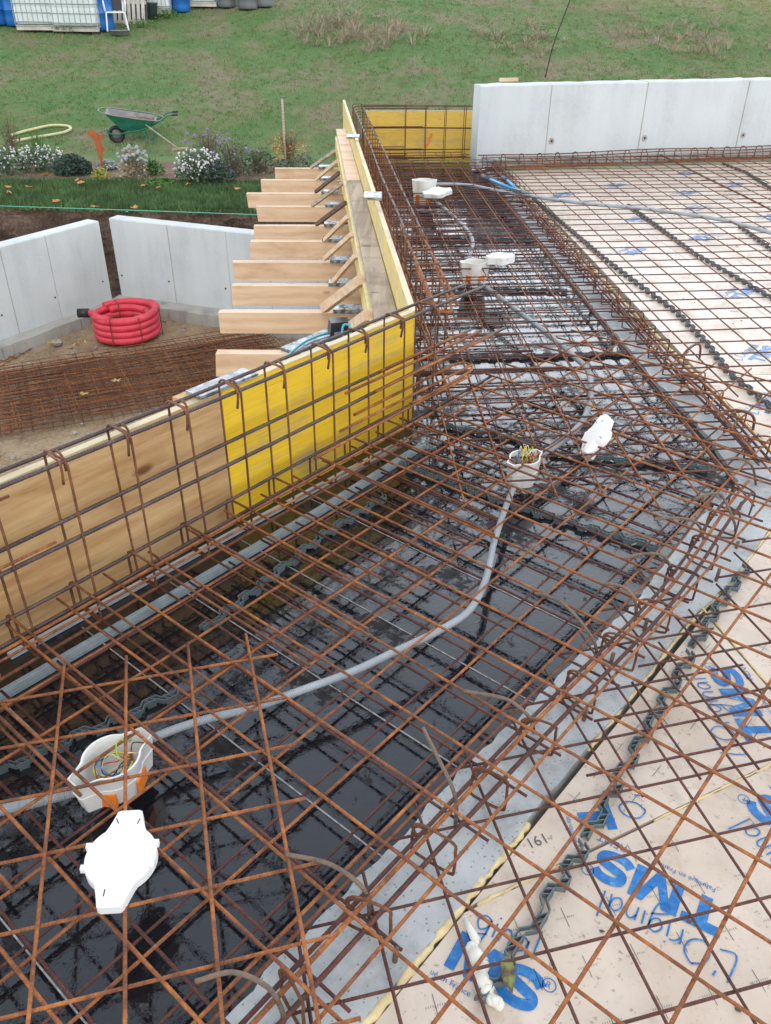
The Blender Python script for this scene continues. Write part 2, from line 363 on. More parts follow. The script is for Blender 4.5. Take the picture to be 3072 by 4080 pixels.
_a = INS.noise(2.5, 5, 0.6); _b = INS.noise(70, 3, 0.7); _d = INS.noise(7, 5, 0.7)
_col = INS.ramp(_a, [(0.3, (0.55, 0.43, 0.33)), (0.5, (0.66, 0.555, 0.455)), (0.7, (0.73, 0.635, 0.54))])
_col = INS.mix(INS.ramp(_d, [(0.55, 0.0), (0.72, 0.6)]), _col, (0.40, 0.29, 0.20)); _col = INS.mix(INS.ramp(_b, [(0.62, 0.0), (0.68, 0.7)]), _col, (0.30, 0.22, 0.17))
INS.base(_col); INS.rough(INS.ramp(_d, [(0.35, 0.18), (0.6, 0.5)])); INS.bump(INS.math('ADD', _a, INS.math('MULTIPLY', _d, 0.3)), 0.3, 0.012); INS = INS.m
LAWN = NT('lawn_soil_and_thatch')
def lawncol(t, k=1.0, gain=1.0):
    a = t.noise(0.55, 5, 0.62); b = t.noise(3.1, 5, 0.7); c = t.noise(30, 4, 0.8)
    m = t.math('ADD', t.math('MULTIPLY', a, 0.60), t.math('ADD', t.math('MULTIPLY', b, 0.26), t.math('MULTIPLY', c, 0.14)))
    G = gain
    col = t.ramp(m, [(0.405, (0.155 * G, 0.120 * G, 0.080 * G)), (0.46, (0.120 * G, 0.125 * G, 0.060 * G)), (0.50, (0.082 * G, 0.125 * G, 0.036 * G)), (0.56, (0.054 * G, 0.115 * G, 0.030 * G)), (0.66, (0.10 * G, 0.16 * G, 0.05 * G))])
    gx = t.n('ShaderNodeSeparateXYZ'); geo = t.n('ShaderNodeNewGeometry'); t.l(geo.outputs['Position'], gx.inputs[0])
    dry = t.math('ADD', t.math('MULTIPLY', gx.outputs['Y'], 0.10), t.math('ADD', t.math('MULTIPLY', gx.outputs['X'], 0.05), t.math('MULTIPLY', b, 1.6)))
    return t.mix(t.ramp(t.math('MULTIPLY', dry, 0.2), [(0.80, 0.0), (0.98, 0.8)]), col, (0.24 * G, 0.19 * G, 0.09 * G)), c
_c1, _n1 = lawncol(LAWN, 1, 1.4); LAWN.base(_c1); LAWN.rough(0.95); LAWN.bump(_n1, 0.8, 0.04); LAWN = LAWN.m
BLADE = NT('grass_blades'); _c1, _n1 = lawncol(BLADE, 1, 1.75); BLADE.base(_c1); BLADE.rough(0.7); BLADE = BLADE.m
LUSH = plain('lush_grass', (0.070, 0.135, 0.042), 0.8, 0.5, 2.5)
def soil(name, cols, scale=6):
    t = NT(name); f = t.noise(scale * 0.4, 5, 0.7); g = t.noise(scale * 6, 5, 0.75)
    t.base(t.ramp(t.math('ADD', t.math('MULTIPLY', f, 0.45), t.math('MULTIPLY', g, 0.55)), [(0.36, cols[0]), (0.5, cols[1]), (0.64, cols[2])])); t.rough(0.92); t.bump(g, 1.0, 0.05); return t.m
PIT = soil('sandy_pit_soil', [(0.20, 0.13, 0.07), (0.46, 0.33, 0.20), (0.60, 0.47, 0.32)], 5)
BANK = soil('dark_cut_earth', [(0.035, 0.022, 0.015), (0.11, 0.07, 0.048), (0.24, 0.165, 0.115)], 4)
MULCH = soil('straw_mulch', [(0.09, 0.055, 0.035), (0.20, 0.13, 0.08), (0.33, 0.24, 0.15)], 5)
STONE = plain('stone', (0.30, 0.28, 0.25), 0.85, 0.35, 12, 0, 0.6)

# ================================================================ SETTING: pit, bank, lawn
ZI, ZP, ZB, ZL = -0.125, -0.14, -0.12, -0.095            # insulation, plywood, beam top, lower mesh
PZ = -2.42
def grid(x0, x1, y0, y1, nx, ny, zf):
    mb = MB(); xs = [x0 + (x1 - x0) * i / nx for i in range(nx + 1)]; ys = [y0 + (y1 - y0) * (j / ny) ** 1.0 for j in range(ny + 1)]
    mb.v = [Vector((x, y, zf(x, y))) for y in ys for x in xs]
    for j in range(ny):
        for i in range(nx):
            a = j * (nx + 1) + i; mb.face([a, a + 1, a + nx + 2, a + nx + 1])
    return mb
def edge_y(x): return 12.15 + 0.05 * math.sin(x * 2.1) + 0.03 * math.sin(x * 7.3) + (-0.02 * (x + 2) if x < -2 else 0)
mb = grid(-30, 30, -6, 12.6, 120, 80, lambda x, y: PZ + 0.02 * math.sin(x * 1.7 + y) * math.sin(y * 2.3) + 0.012 * math.sin(x * 9 + 3 * y) + random.uniform(-0.006, 0.006))
obj('pit_floor', mb, PIT, smooth=True, kind='structure')
mb = grid(-35, 35, 0, 1, 500, 90, lambda x, t: 0)
for v in mb.v:
    t = v.y; ey = edge_y(v.x); v.y = ey + (60 - ey) * t ** 1.6
    v.z = lawn_z(v.x, v.y) + random.uniform(-0.012, 0.012)
obj('lawn', mb, LAWN, smooth=True, kind='structure')
mb = grid(-30, 30, 0, 1, 400, 14, lambda x, t: 0)
for v in mb.v:
    t = v.y; ey = edge_y(v.x); j = 0 if t > 0.93 else 1
    v.y = ey - 0.22 * (1 - t) + j * random.uniform(-0.03, 0.03) + j * 0.05 * math.sin(v.x * 5 + t * 9); v.z = PZ - 0.05 + (-1.25 - PZ + 0.05) * t + (0.004 if not j else 0)
obj('earth_bank', mb, BANK, kind='structure')
# flower bed soil and the strip of lush grass before it
bed = [bp(x, y, -1.245) for x, y in [(-60, 398), (120, 396), (300, 402), (420, 398), (560, 392), (600, 378), (600, 350), (520, 356), (400, 352), (250, 348), (120, 352), (-60, 356)]]
mb = MB(); mb.prism([(p.x, p.y) for p in bed], -1.27, -1.235)
obj('flower_bed', mb, MULCH, kind='structure')
def blades(name, n, region, hmin, hmax, mat, lean=0.5, per=4, wid=0.006, spread=0.02):
    """many grass tufts in one mesh; region() gives a ground point"""
    V = np.zeros((n * per * 3, 3), dtype=np.float32)
    P = np.array([region() for _ in range(n)], dtype=np.float32); P = np.repeat(P, per, 0)
    N = n * per; off = RNG.normal(0, spread, (N, 2)); P[:, :2] += off
    a = RNG.uniform(0, 2 * np.pi, N); h = RNG.uniform(hmin, hmax, N); w = wid * RNG.uniform(0.6, 1.4, N)
    b = RNG.uniform(0, 2 * np.pi, N); ln = RNG.uniform(0, lean, N) * h
    d = np.stack([np.cos(a), np.sin(a)], 1) * w[:, None]
    V[0::3, :2] = P[:, :2] + d; V[0::3, 2] = P[:, 2] - 0.01
    V[1::3, :2] = P[:, :2] - d; V[1::3, 2] = P[:, 2] - 0.01
    V[2::3, 0] = P[:, 0] + np.cos(b) * ln; V[2::3, 1] = P[:, 1] + np.sin(b) * ln; V[2::3, 2] = P[:, 2] + h
    me = bpy.data.meshes.new(name); me.vertices.add(len(V)); me.vertices.foreach_set('co', V.ravel())
    me.loops.add(N * 3); me.loops.foreach_set('vertex_index', np.arange(N * 3, dtype=np.int32))
    me.polygons.add(N); me.polygons.foreach_set('loop_start', np.arange(0, N * 3, 3, dtype=np.int32)); me.polygons.foreach_set('loop_total', np.full(N, 3, dtype=np.int32))
    me.update(); me.validate(); me.materials.append(mat)
    o = bpy.data.objects.new(name, me); COL.objects.link(o); return o
def reg_lawn():
    while 1:
        y = 12.3 + 21 * random.random() ** 0.8; x = random.uniform(-1, 1) * (y * 0.56 + 1)
        if 14.2 < y < 16.9 and x < -1.2: continue
        if x > 1.5 and y < 17: continue
        return (x, y, lawn_z(x, y))
tag(blades('meadow_grass', 60000, reg_lawn, 0.015, 0.05, BLADE, 1.4, 4, 0.011, 0.04), kind='stuff', label='short patchy grass covering the sloping garden lawn', cat='grass')
def reg_lush():
    x = random.uniform(-8.5, 1.0); y = random.uniform(edge_y(x) - 0.02, 14.25); return (x, y, -1.25)
tag(blades('lush_verge_grass', 16000, reg_lush, 0.03, 0.11, LUSH, 0.8, 4, 0.009, 0.03), kind='stuff', label='bright green grass strip between flower bed and cut bank', cat='grass')

# ================================================================ retaining walls in the pit and the long wall at slab level
def wall(name, a, b, z0, z1a, z1b, th, joints, holes, label, foot=None, cat='concrete wall', rough_top=0.0):
    a = Vector((a[0], a[1], 0)); b = Vector((b[0], b[1], 0)); d = (b - a); L = d.length; ang = math.atan2(d.y, d.x)
    root = empty(name, (a.x, a.y, z0), label, cat, rz=ang)
    zt = lambda x: z1a + (z1b - z1a) * x / L - z0
    ed = [0] + list(joints) + [L]
    mb = MB()
    for i in range(len(ed) - 1):
        x0, x1 = ed[i] + 0.002, ed[i + 1] - 0.002; ns = max(1, int((x1 - x0) / 0.12)) if rough_top else 1
        f = 0.0 + random.uniform(-0.002, 0.002)
        xs = [x0 + (x1 - x0) * k / ns for k in range(ns + 1)]
        tops = [zt(x) - (random.uniform(0, rough_top) if rough_top else 0) for x in xs]
        for k in range(ns):
            p = []
            for (x, t) in ((xs[k], tops[k]), (xs[k + 1], tops[k + 1])):
                p += [(x, f, 0), (x, th, 0), (x, th, t), (x, f + 0.012, t), (x, f, t - 0.012)]
            fs = [(0, 5, 9, 4), (4, 9, 8, 3), (3, 8, 7, 2), (1, 2, 7, 6), (0, 1, 6, 5)]
            if k == 0: fs.append((0, 4, 3, 2, 1))
            if k == ns - 1: fs.append((5, 6, 7, 8, 9))
            mb.add(p, fs)
    obj('wall_panel', mb, CONC, root, world=False)
    mj = MB()
    for x in joints: mj.box(x - 0.005, x + 0.005, -0.0012, th - 0.01, 0.0, zt(x) - 0.02)
    if joints: obj('panel_joint', mj, FOOT, root, world=False)
    for x, z in holes:
        m1 = MB(); m1.lathe([(0.0, -0.002), (0.012, -0.002), (0.014, 0.004), (0.014, 0.012)], (x, -0.001, z), 12, (Vector((1, 0, 0)), Vector((0, 0, 1)), Vector((0, 1, 0))))
        obj('tie_hole', m1, BLACKR, root, world=False)
        if rough_top:
            m2 = MB(); m2.lathe([(0.015, 0.0), (0.033, -0.0015), (0.034, 0.006)], (x, -0.002, z), 6, (Vector((1, 0, 0)), Vector((0, 0, 1)), Vector((0, 1, 0))))
            obj('tie_scar', m2, FOOT, root, world=False)
    if foot:
        mf = MB(); n = int(L / 0.15)
        for k in range(n):
            x0, x1 = -0.05 + (L + 0.1) * k / n, -0.05 + (L + 0.1) * (k + 1) / n
            w0 = foot[0] + 0.01 * math.sin(k * 0.7); h0 = 0.004 * math.sin(k * 1.3)
            mf.add([(x0, -w0, -foot[1]), (x1, -w0, -foot[1]), (x1, th + 0.1, -foot[1]), (x0, th + 0.1, -foot[1]), (x0, -w0, h0 - 0.015), (x1, -w0, h0 - 0.015), (x1, -0.03, 0.01), (x0, -0.03, 0.01), (x1, 0.02, 0.012), (x0, 0.02, 0.012)],
                   [(0, 1, 5, 4), (4, 5, 6, 7), (7, 6, 8, 9)])
        obj('footing', mf, FOOT, root, world=False)
    return root
wz = -2.25
a = bp(0, 738, wz); b = bp(243, 650, wz); d = (b - a).normalized(); La = (b - a).length
def along(pt, a_, b_): return (Vector((pt.x, pt.y, 0)) - Vector((a_.x, a_.y, 0))).dot((Vector((b_.x - a_.x, b_.y - a_.y, 0))).normalized())
a2 = a - d * 1.6
wall('retaining_wall', a2, b, wz, -1.17, -1.17, 0.2, [along(bp(35, 720, wz), a2, b), along(bp(138, 690, wz), a2, b)], [(along(bp(125, 690, wz), a2, b), 0.3), (along(bp(10, 730, wz), a2, b), 0.3), (along(bp(240, 650, wz), a2, b) - 0.1, 0.3)],
     'pale concrete retaining wall at far left, left of the open gap', (0.16, 0.22))
c0 = bp(263, 640, wz); c1 = bp(470, 668, wz); d2 = (c1 - c0).normalized(); c2 = c0 + d2 * 4.6
wall('retaining_wall', c0, c2, wz, -1.18, -1.20, 0.2, [along(bp(x, y, wz), c0, c2) for x, y in [(384, 655), (504, 672), (590, 684), (690, 698)]], [(along(bp(273, 640, wz), c0, c2), 0.3)] + [(along(bp(x, y, wz), c0, c2) - 0.08, 0.3) for x, y in [(384, 655), (504, 672), (690, 698)]],
     'long pale concrete retaining wall in the pit behind the projecting joists', (0.22, 0.22))
w0 = Vector((0.90, 9.07, 0)); w1 = Vector((4.31, 9.94, 0)); dw = (w1 - w0).normalized(); w2 = w1 + dw * 2.2
wj = [along(bp(x, y, -0.1), w0, w2) for x, y in [(1174, 356), (1374, 349), (1584, 341)]] + [along(bp(1584, 341, -0.1), w0, w2) + 1.03 * k for k in (1, 2)]
wall('parapet_wall', w0, w2, -0.12, 0.665, 0.70, 0.2, wj, [(x + 0.06, 0.25) for x in wj], 'white concrete parapet wall closing the slab, with rough top edge', None, rough_top=0.012)
mb = MB(); nrm = Vector((-dw.y, dw.x, 0)); mb.beam(w0 + Vector((0, 0, -0.075)) - nrm * 0.03 + dw * 0.2, w2 + Vector((0, 0, -0.075)) - nrm * 0.03, 0.06, 0.10)
obj('wall_kicker', mb, FOOT, label='rough low concrete kerb along the foot of the white parapet wall', cat='concrete kerb')
mb = MB(); p = bp(1099, 172, 0.67); mb.beam(p + dw * -0.10, p + dw * 0.10, 0.045, 0.03)
obj('wood_offcut', mb, JOIST, label='short wooden offcut lying on top of the white parapet wall', cat='wood block')

# ================================================================ slab edge: black plywood, concrete beam, insulation
bc = Vector((0.105, 3.15))                                # corner of the shuttering
PD = Vector((math.cos(R(231)), math.sin(R(231))))         # along the near shuttering
PN = Vector((math.cos(R(321)), math.sin(R(321))))         # towards the slab
LD = Vector((math.cos(R(94.9)), math.sin(R(94.9))))       # along the long shuttering
inner = [(-0.95, -0.06), (-0.28, 0.74), (-0.15, 0.9), (0.01, 1.08), (0.18, 1.29), (0.31, 1.43), (0.53, 1.68), (0.76, 1.94), (0.93, 2.18), (1.08, 2.38), (1.23, 2.54), (1.33, 2.67), (1.345, 2.95), (1.33, 3.2), (1.27, 3.66), (1.25, 4.04), (1.2, 4.8), (1.14, 5.94), (1.08, 7.28), (1.03, 8.38), (1.0, 9.02)]
outer = [(1.2, 9.07), (1.23, 8.38), (1.28, 7.28), (1.34, 5.94), (1.40, 4.8), (1.45, 4.04), (1.50, 3.4), (1.56, 2.65), (1.33, 2.35), (1.05, 2.01), (0.87, 1.83), (0.66, 1.56), (0.48, 1.35), (0.32, 1.16), (0.17, 0.97), (0.07, 0.85), (-0.04, 0.73), (-0.7, -0.06)]
def dense(P, step=0.03, amp=0.004):
    out = []
    for i in range(len(P) - 1):
        a, b = Vector(P[i]), Vector(P[i + 1]); n = max(1, int((b - a).length / step)); t = (b - a).normalized(); q = Vector((-t.y, t.x))
        out += [a.lerp(b, k / n) + q * random.uniform(-amp, amp) for k in range(n)]
    return out + [Vector(P[-1])]
beam = empty('concrete_beam', (0.5, 1.5, -0.36), 'grey concrete beam strip with hooked bars between black plywood and insulation', 'concrete beam')
mb = MB(); mb.prism([(p[0], p[1]) for p in dense(inner, 0.03, 0.006) + dense(outer)], -0.36, ZB); obj('beam_body', mb, CONCB, beam)
# plywood boards
def half(poly, *cuts):
    for p, n in cuts:
        poly = clip(poly, p, n)
        if len(poly) < 3: return None
    return poly
split_n = Vector((-(2.55 - 3.2), 1.33 - 0.11)).normalized()   # far side of the corner line
strip_d = Vector((1.62, 1.93)).normalized(); strip_l = Vector((-strip_d.y, strip_d.x))
def li(x, y):
    p = bp(x, y, ZP); return ((p.x - LX) * math.cos(LATA) + (p.y - LY) * math.sin(LATA)) / 0.15
sa = (li(650.8, 1436) + li(858, 1577)) / 2; sb = (li(658, 1243) + li(1030, 1450)) / 2; sc2 = (li(1072, 1271) + li(1272, 1367)) / 2
print('seams', sa, sb, sc2)
cuts_i = [sa - (sb - sa) * 5, sa - (sb - sa) * 4, sa - (sb - sa) * 3, sa - (sb - sa) * 2, sa - (sb - sa), sa, sb, sc2, sc2 + (sc2 - sb), sc2 + 2 * (sc2 - sb), sc2 + 3 * (sc2 - sb), sc2 + 4 * (sc2 - sb)]
ordn = ['first', 'second', 'third', 'fourth', 'fifth', 'sixth', 'seventh', 'eighth', 'ninth', 'tenth', 'eleventh', 'twelfth', 'thirteenth', 'fourteenth', 'fifteenth', 'sixteenth', 'seventeenth', 'eighteenth', 'nineteenth', 'twentieth']
nb = 0
for k in range(len(cuts_i) - 1):
    i0, i1 = cuts_i[k], cuts_i[k + 1]
    P = [lat(i, j)[:2] for i, j in ((i0, -9), (i1, -9), (i1, 9), (i0, 9))]
    P = half(P, (bc - PN * 0.03, PN), (Vector((0.76, 1.94)) + Vector((0.06, -0.05)), strip_l), (Vector((0.11, 3.2)), -split_n))
    if not P: continue
    mb = MB(); mb.prism([(p.x, p.y) for p in P], ZP - 0.02 , ZP)
    o = obj('plywood_board', mb, WET, label='wet black plywood shuttering board, %s of the near ones from the left bottom corner' % ordn[nb], cat='plywood board', group='black plywood boards of the near slab edge'); nb += 1
    ms = MB(); a_, b_ = lat(i1 - 0.012, -4.8, ZP + 0.0012), lat(i1 - 0.012, 3.0, ZP + 0.0012)
    if k < 7: ms.beam(a_, b_, 0.0035, 0.002); obj('board_edge', ms, SEAM, o)
ud = Vector((math.cos(R(6)), math.sin(R(6)))); vn = Vector((-ud.y, ud.x)); nb = 0
for k in range(16):
    y0 = 2.3 + 0.5 * k
    A = Vector((0.7, y0)); P = [A - ud * 3, A + ud * 3, A + ud * 3 + vn * 0.498, A - ud * 3 + vn * 0.498]
    ln = Vector((LD.y, -LD.x))
    P = half(P, (bc - ln * 0.03, ln), (Vector((1.36, 2.9)), Vector((-1, -0.052)).normalized()), (Vector((0.11, 3.2)), split_n), (Vector((0, 9.6)), Vector((0, -1))))
    if not P: continue
    mb = MB(); mb.prism([(p.x, p.y) for p in P], ZP - 0.02, ZP)
    obj('plywood_board', mb, WET, label='wet black plywood board across the far slab edge, %s counted from the corner' % ordn[nb], cat='plywood board', group='black plywood boards of the far slab edge'); nb += 1
# metal profiles on the plywood beside the near shuttering
for pts, w, h, z, m, lab in (([(20, 1418), (575, 1113), (879, 950)], 0.022, 0.014, ZP + 0.009, LIGHTSTRIP, 'pale grey flat strip lying close along the foot of the near shuttering'),
                             ([(-40, 1530), (690, 1106), (914, 964)], 0.030, 0.012, ZP + 0.008, GALV, 'ribbed galvanised profile lying parallel to the near shuttering'),
                             ([(957, 915), (918, 783)], 0.025, 0.012, ZP + 0.008, GALV, 'short galvanised profile behind the corner along the long shuttering')):
    mb = MB(); q = [bp(x, y, z) for x, y in pts]
    for i in range(len(q) - 1):
        mb.beam(q[i], q[i + 1], w, h)
        if m is GALV:
            sd = (q[i + 1] - q[i]).normalized().cross(Vector((0, 0, 1))) * (w / 2 - 0.003)
            for s in (-1, 1): mb.beam(q[i] + sd * s + Vector((0, 0, h / 2 + 0.003)), q[i + 1] + sd * s + Vector((0, 0, h / 2 + 0.003)), 0.003, 0.007)
            mb.beam(q[i] + Vector((0, 0, h / 2 + 0.001)), q[i + 1] + Vector((0, 0, h / 2 + 0.001)), 0.004, 0.003)
    obj('metal_profile', mb, m, label=lab, cat='metal profile')

# ---------------------------------------------------------------- insulation boards and their printing
def text_mesh(s, size, bold=0.0, shear=0.0):
    cu = bpy.data.curves.new('lettering', 'FONT'); cu.body = s; cu.size = size; cu.offset = bold; cu.shear = shear; cu.fill_mode = 'FRONT'; cu.extrude = 0.0; cu.resolution_u = 4
    o = bpy.data.objects.new('lettering', cu); COL.objects.link(o); dg = bpy.context.evaluated_depsgraph_get(); me = bpy.data.meshes.new_from_object(o.evaluated_get(dg))
    mb = MB(); mb.v = [v.co.copy() for v in me.vertices]; mb.f = [list(p.vertices) for p in me.polygons]; mb.uv = [None] * len(mb.f)
    COL.objects.unlink(o); bpy.data.objects.remove(o); return mb
FAB = text_mesh('Fabriqué en France', 0.016, 0.0); REG = text_mesh('R', 0.018, 0.0); NUM = text_mesh('191', 0.035); IMA = text_mesh('RENT', 0.026, 0.0)
TMS = MB()
def flatpoly(P): b = len(TMS.v); TMS.v += [Vector((x, y, 0)) for x, y in P]; TMS.face(list(range(b, b + len(P))))
hh = 0.086
flatpoly([(0.036, 0), (0.062, 0), (0.062, hh - 0.024), (0.092, hh - 0.024), (0.092, hh), (0.004, hh), (0.004, hh - 0.024), (0.036, hh - 0.024)])
flatpoly([(0.100, 0), (0.124, 0), (0.124, 0.056), (0.146, 0), (0.166, 0), (0.188, 0.056), (0.188, 0), (0.212, 0), (0.212, hh), (0.178, hh), (0.156, 0.030), (0.134, hh), (0.100, hh)])
_c = cr([(0.222, 0.024, 0), (0.236, 0.013, 0), (0.262, 0.010, 0), (0.288, 0.018, 0), (0.289, 0.034, 0), (0.262, 0.043, 0), (0.236, 0.052, 0), (0.237, 0.070, 0), (0.262, 0.077, 0), (0.284, 0.073, 0), (0.298, 0.062, 0)], 8)
TMS.ribbon(_c, 0.023, 0.0)
for _v in TMS.v: _v.x *= 0.88; _v.y *= 0.92

def bounds(mb): return min(v.x for v in mb.v), max(v.x for v in mb.v), min(v.y for v in mb.v), max(v.y for v in mb.v)
TB = bounds(TMS)
HAND = {'L': [[(0.1, 1), (0, 0.02), (0.55, 0.05)]], "'": [[(0, 1), (-0.05, 0.8)]],
        'O': [[(0.5, 0.95), (0.15, 0.75), (0.05, 0.35), (0.3, 0.05), (0.7, 0.2), (0.85, 0.6), (0.6, 0.92), (0.45, 0.95)]],
        'r': [[(0.05, 0.55), (0.08, 0)], [(0.08, 0.35), (0.25, 0.52), (0.42, 0.55)]], 'i': [[(0.05, 0.5), (0.08, 0)], [(0.06, 0.68), (0.08, 0.74)]],
        'g': [[(0.45, 0.5), (0.2, 0.55), (0.03, 0.3), (0.2, 0.05), (0.42, 0.2), (0.46, 0.5), (0.45, -0.1), (0.3, -0.55), (-0.1, -0.5), (0.0, -0.25), (0.5, 0.0)]],
        'n': [[(0.05, 0.5), (0.05, 0)], [(0.05, 0.3), (0.2, 0.5), (0.38, 0.4), (0.4, 0)]],
        'a': [[(0.42, 0.45), (0.2, 0.52), (0.03, 0.28), (0.15, 0.02), (0.38, 0.15), (0.43, 0.48), (0.48, 0.0)]], 'l': [[(0.05, 1.0), (0.1, 0.0)]]}
def print_logo(parent, p, ang, z, detail=True, clipf=None, what='TMS'):
    """lettering on a board: p = middle of the capital T, ang = reading direction"""
    p = Vector(p[:2]); c, s = math.cos(ang), math.sin(ang)
    T = lambda x, y: Vector((p.x + x * c - y * s, p.y + x * s + y * c, z))
    tw = 0.042; mb = MB()
    src = TMS if what == 'TMS' else what
    mb.v = [T(v.x - tw, v.y - 0.045) for v in src.v]; mb.f = [f[:] for f in src.f]; mb.uv = [None] * len(mb.f)
    if clipf: 
        keep = [f for f in mb.f if all(clipf(mb.v[i]) for i in f)]; mb.f = keep; mb.uv = [None] * len(keep)
    obj('blue_lettering', mb, BLUEINK, parent)
    mh = MB(); x = -0.075; sz = 0.062
    adv = {'L': 0.55, "'": 0.2, 'O': 0.95, 'r': 0.45, 'i': 0.25, 'g': 0.62, 'n': 0.55, 'a': 0.62, 'l': 0.25}
    for ch in "L'Original":
        for st in HAND[ch]:
            q = [T(x + a[0] * sz * (0.9 if ch != 'g' else 0.9), 0.052 + a[1] * sz) for a in st]
            q = cr(q, 5) if len(q) > 2 else q
            if clipf and not all(clipf(v) for v in q): continue
            mh.ribbon(q, 0.0036 if detail else 0.006, z + 0.0006)
        x += adv[ch] * sz * 0.92
    if mh.v: obj('handwritten_lettering', mh, BLUEINK, parent)
    if detail:
        mf = MB()
        def addm(src, x0, y0):
            b = len(mf.v); mf.v += [T(v.x + x0, v.y + y0) for v in src.v]
            for f in src.f:
                g = [b + i for i in f]
                if clipf and not all(clipf(mf.v[i]) for i in g): continue
                mf.face(g)
        addm(FAB, -0.01, -0.072)
        if mf.v: obj('small_print', mf, BLUEINK, parent)
        mf = MB(); addm(REG, TB[1] - 0.045, 0.018)
        for a0 in range(16):
            a1 = a0 + 1; q = [T(TB[1] - 0.038 + 0.0125 * math.cos(a * math.pi / 8), 0.0245 + 0.0125 * math.sin(a * math.pi / 8)) for a in (a0, a1)]
            if not clipf or all(clipf(v) for v in q): mf.ribbon(q, 0.002, z)
        if mf.v: obj('registered_mark', mf, BLUEINK, parent)
        mf = MB()
        if not clipf: addm(IMA, 0.175, -0.073)
        if mf.v: obj('small_print', mf, BLUEINK, parent)
def crosses(parent, poly, ang, z, s=0.1, org=(0, 0)):
    mb = MB(); P = [Vector(p[:2]) for p in poly]; n = len(P)
    ar = sum(P[i].x * P[(i + 1) % n].y - P[(i + 1) % n].x * P[i].y for i in range(n))
    if ar < 0: P = P[::-1]
    inside = lambda q: all((P[(i + 1) % n] - P[i]).cross(q - P[i]) > 0.02 * (P[(i + 1) % n] - P[i]).length for i in range(n)) if False else all(((P[(i + 1) % n].x - P[i].x) * (q.y - P[i].y) - (P[(i + 1) % n].y - P[i].y) * (q.x - P[i].x)) > 0.03 * (P[(i + 1) % n] - P[i]).length for i in range(n))
    c, s_2 = math.cos(ang), math.sin(ang)
    for i in range(-40, 40):
        for j in range(-40, 40):
            q = Vector((org[0] + (i * c - j * s_2) * s, org[1] + (i * s_2 + j * c) * s))
            if not inside(q): continue
            mb.ribbon([q + Vector((-s_2, c)) * -0.021, q + Vector((-s_2, c)) * 0.021], 0.0013, z)
            for m in range(-4, 5):
                e = q + Vector((c, s_2)) * m * 0.0045; mb.ribbon([e - Vector((-s_2, c)) * 0.002, e + Vector((-s_2, c)) * 0.0015], 0.0011, z)
    if mb.v: obj('grid_marks', mb, BLACKINK, parent)
J1a, J1b = bp(1030, 1955, ZI), bp(1614, 1677, ZI); J2a, J2b = bp(1538, 1337, ZI), bp(1666, 1486, ZI)
j1n = Vector((-(J1b - J1a).y, (J1b - J1a).x)).normalized(); j2n = Vector((-(J2b - J2a).y, (J2b - J2a).x)).normalized()
so = Vector((0.17, 0.97)); son = -strip_l
big = [Vector((-2, -2)), Vector((7, -2)), Vector((7, 2.62)), Vector((-2, 2.62))]
far_n = Vector((-math.sin(R(5)), math.cos(R(5)))); far_p = Vector((1.55, 2.64))
A_ = half([Vector(p) for p in ((-1.5, -1), (3, -1), (3, 4), (-1.5, 4))], (so + son * 0.012, son), (Vector(J1a[:2]) - j1n * 0.004, -j1n), (Vector((1.5, 0)), Vector((-1, 0))))
B_ = half([Vector(p) for p in ((-1.5, -1), (3, -1), (3, 4), (-1.5, 4))], (so + son * 0.012, son), (Vector(J1a[:2]) + j1n * 0.004, j1n), (Vector(J2a[:2]) , j2n))
C_ = half([Vector(p) for p in ((-1.5, -1), (3, -1), (3, 4), (-1.5, 4))], (so + son * 0.012, son), (Vector(J1a[:2]) + j1n * 0.004, j1n), (Vector(J2a[:2]) - j2n * 0.008, -j2n), (far_p, -far_n))
boards = []
for P, nm in ((A_, 'pinkish insulation board with blue lettering in the bottom right foreground'), (B_, 'insulation board between the two foam joints beside the concrete beam'), (C_, 'insulation board at the right edge, beyond the second foam joint')):
    if not P: print('board lost', nm); boards.append(None); continue
    mb = MB(); mb.prism([(p.x, p.y) for p in P], ZI - 0.08, ZI); boards.append(obj('insulation_board', mb, INS, label=nm, cat='insulation board', group='insulation boards'))
zt = ZI + 0.0012
print_logo(boards[0], bp(1519, 1977, ZI), R(149.2), zt)
q2 = bp(1126, 2126, ZI); cs = Vector((math.cos(R(-30.8)), math.sin(R(-30.8))))
in_A = lambda v: (Vector((v.x, v.y)) - so).dot(son) > 0.03 and (Vector((v.x, v.y)) - Vector(J1a[:2])).dot(j1n) < -0.012
in_B = lambda v: (Vector((v.x, v.y)) - so).dot(son) > 0.03 and (Vector((v.x, v.y)) - Vector(J1a[:2])).dot(j1n) > 0.012
print_logo(boards[0], Vector(q2[:2]) - cs * 0.185, R(-30.8), zt, True, in_A)
t4 = bp(1291, 1762, ZI); t5 = bp(1310, 1815, ZI); a4 = math.atan2(t5.y - t4.y, t5.x - t4.x)
print_logo(boards[1], t4, a4, zt, True, in_B)
t3, s3 = bp(1629, 1578, ZI), bp(1565, 1462, ZI); a3 = math.atan2(s3.y - t3.y, s3.x - t3.x)
print_logo(boards[1], t3, a3, zt)
print_logo(boards[0], Vector(bp(1800, 1905, ZI)[:2]) - Vector((math.cos(a3), math.sin(a3))) * 0.0, a3 + R(20), zt)
crosses(boards[0], A_, R(14.2), zt, 0.1, w7o) if False else crosses(boards[0], A_, R(14.2), zt, 0.1, tuple(bp(1269, 2089, ZI)[:2]))
crosses(boards[1], B_, a3 + R(45), zt, 0.1, tuple(bp(1563, 1670, ZI)[:2]))
if boards[2]: crosses(boards[2], C_, a3 + R(45), zt)
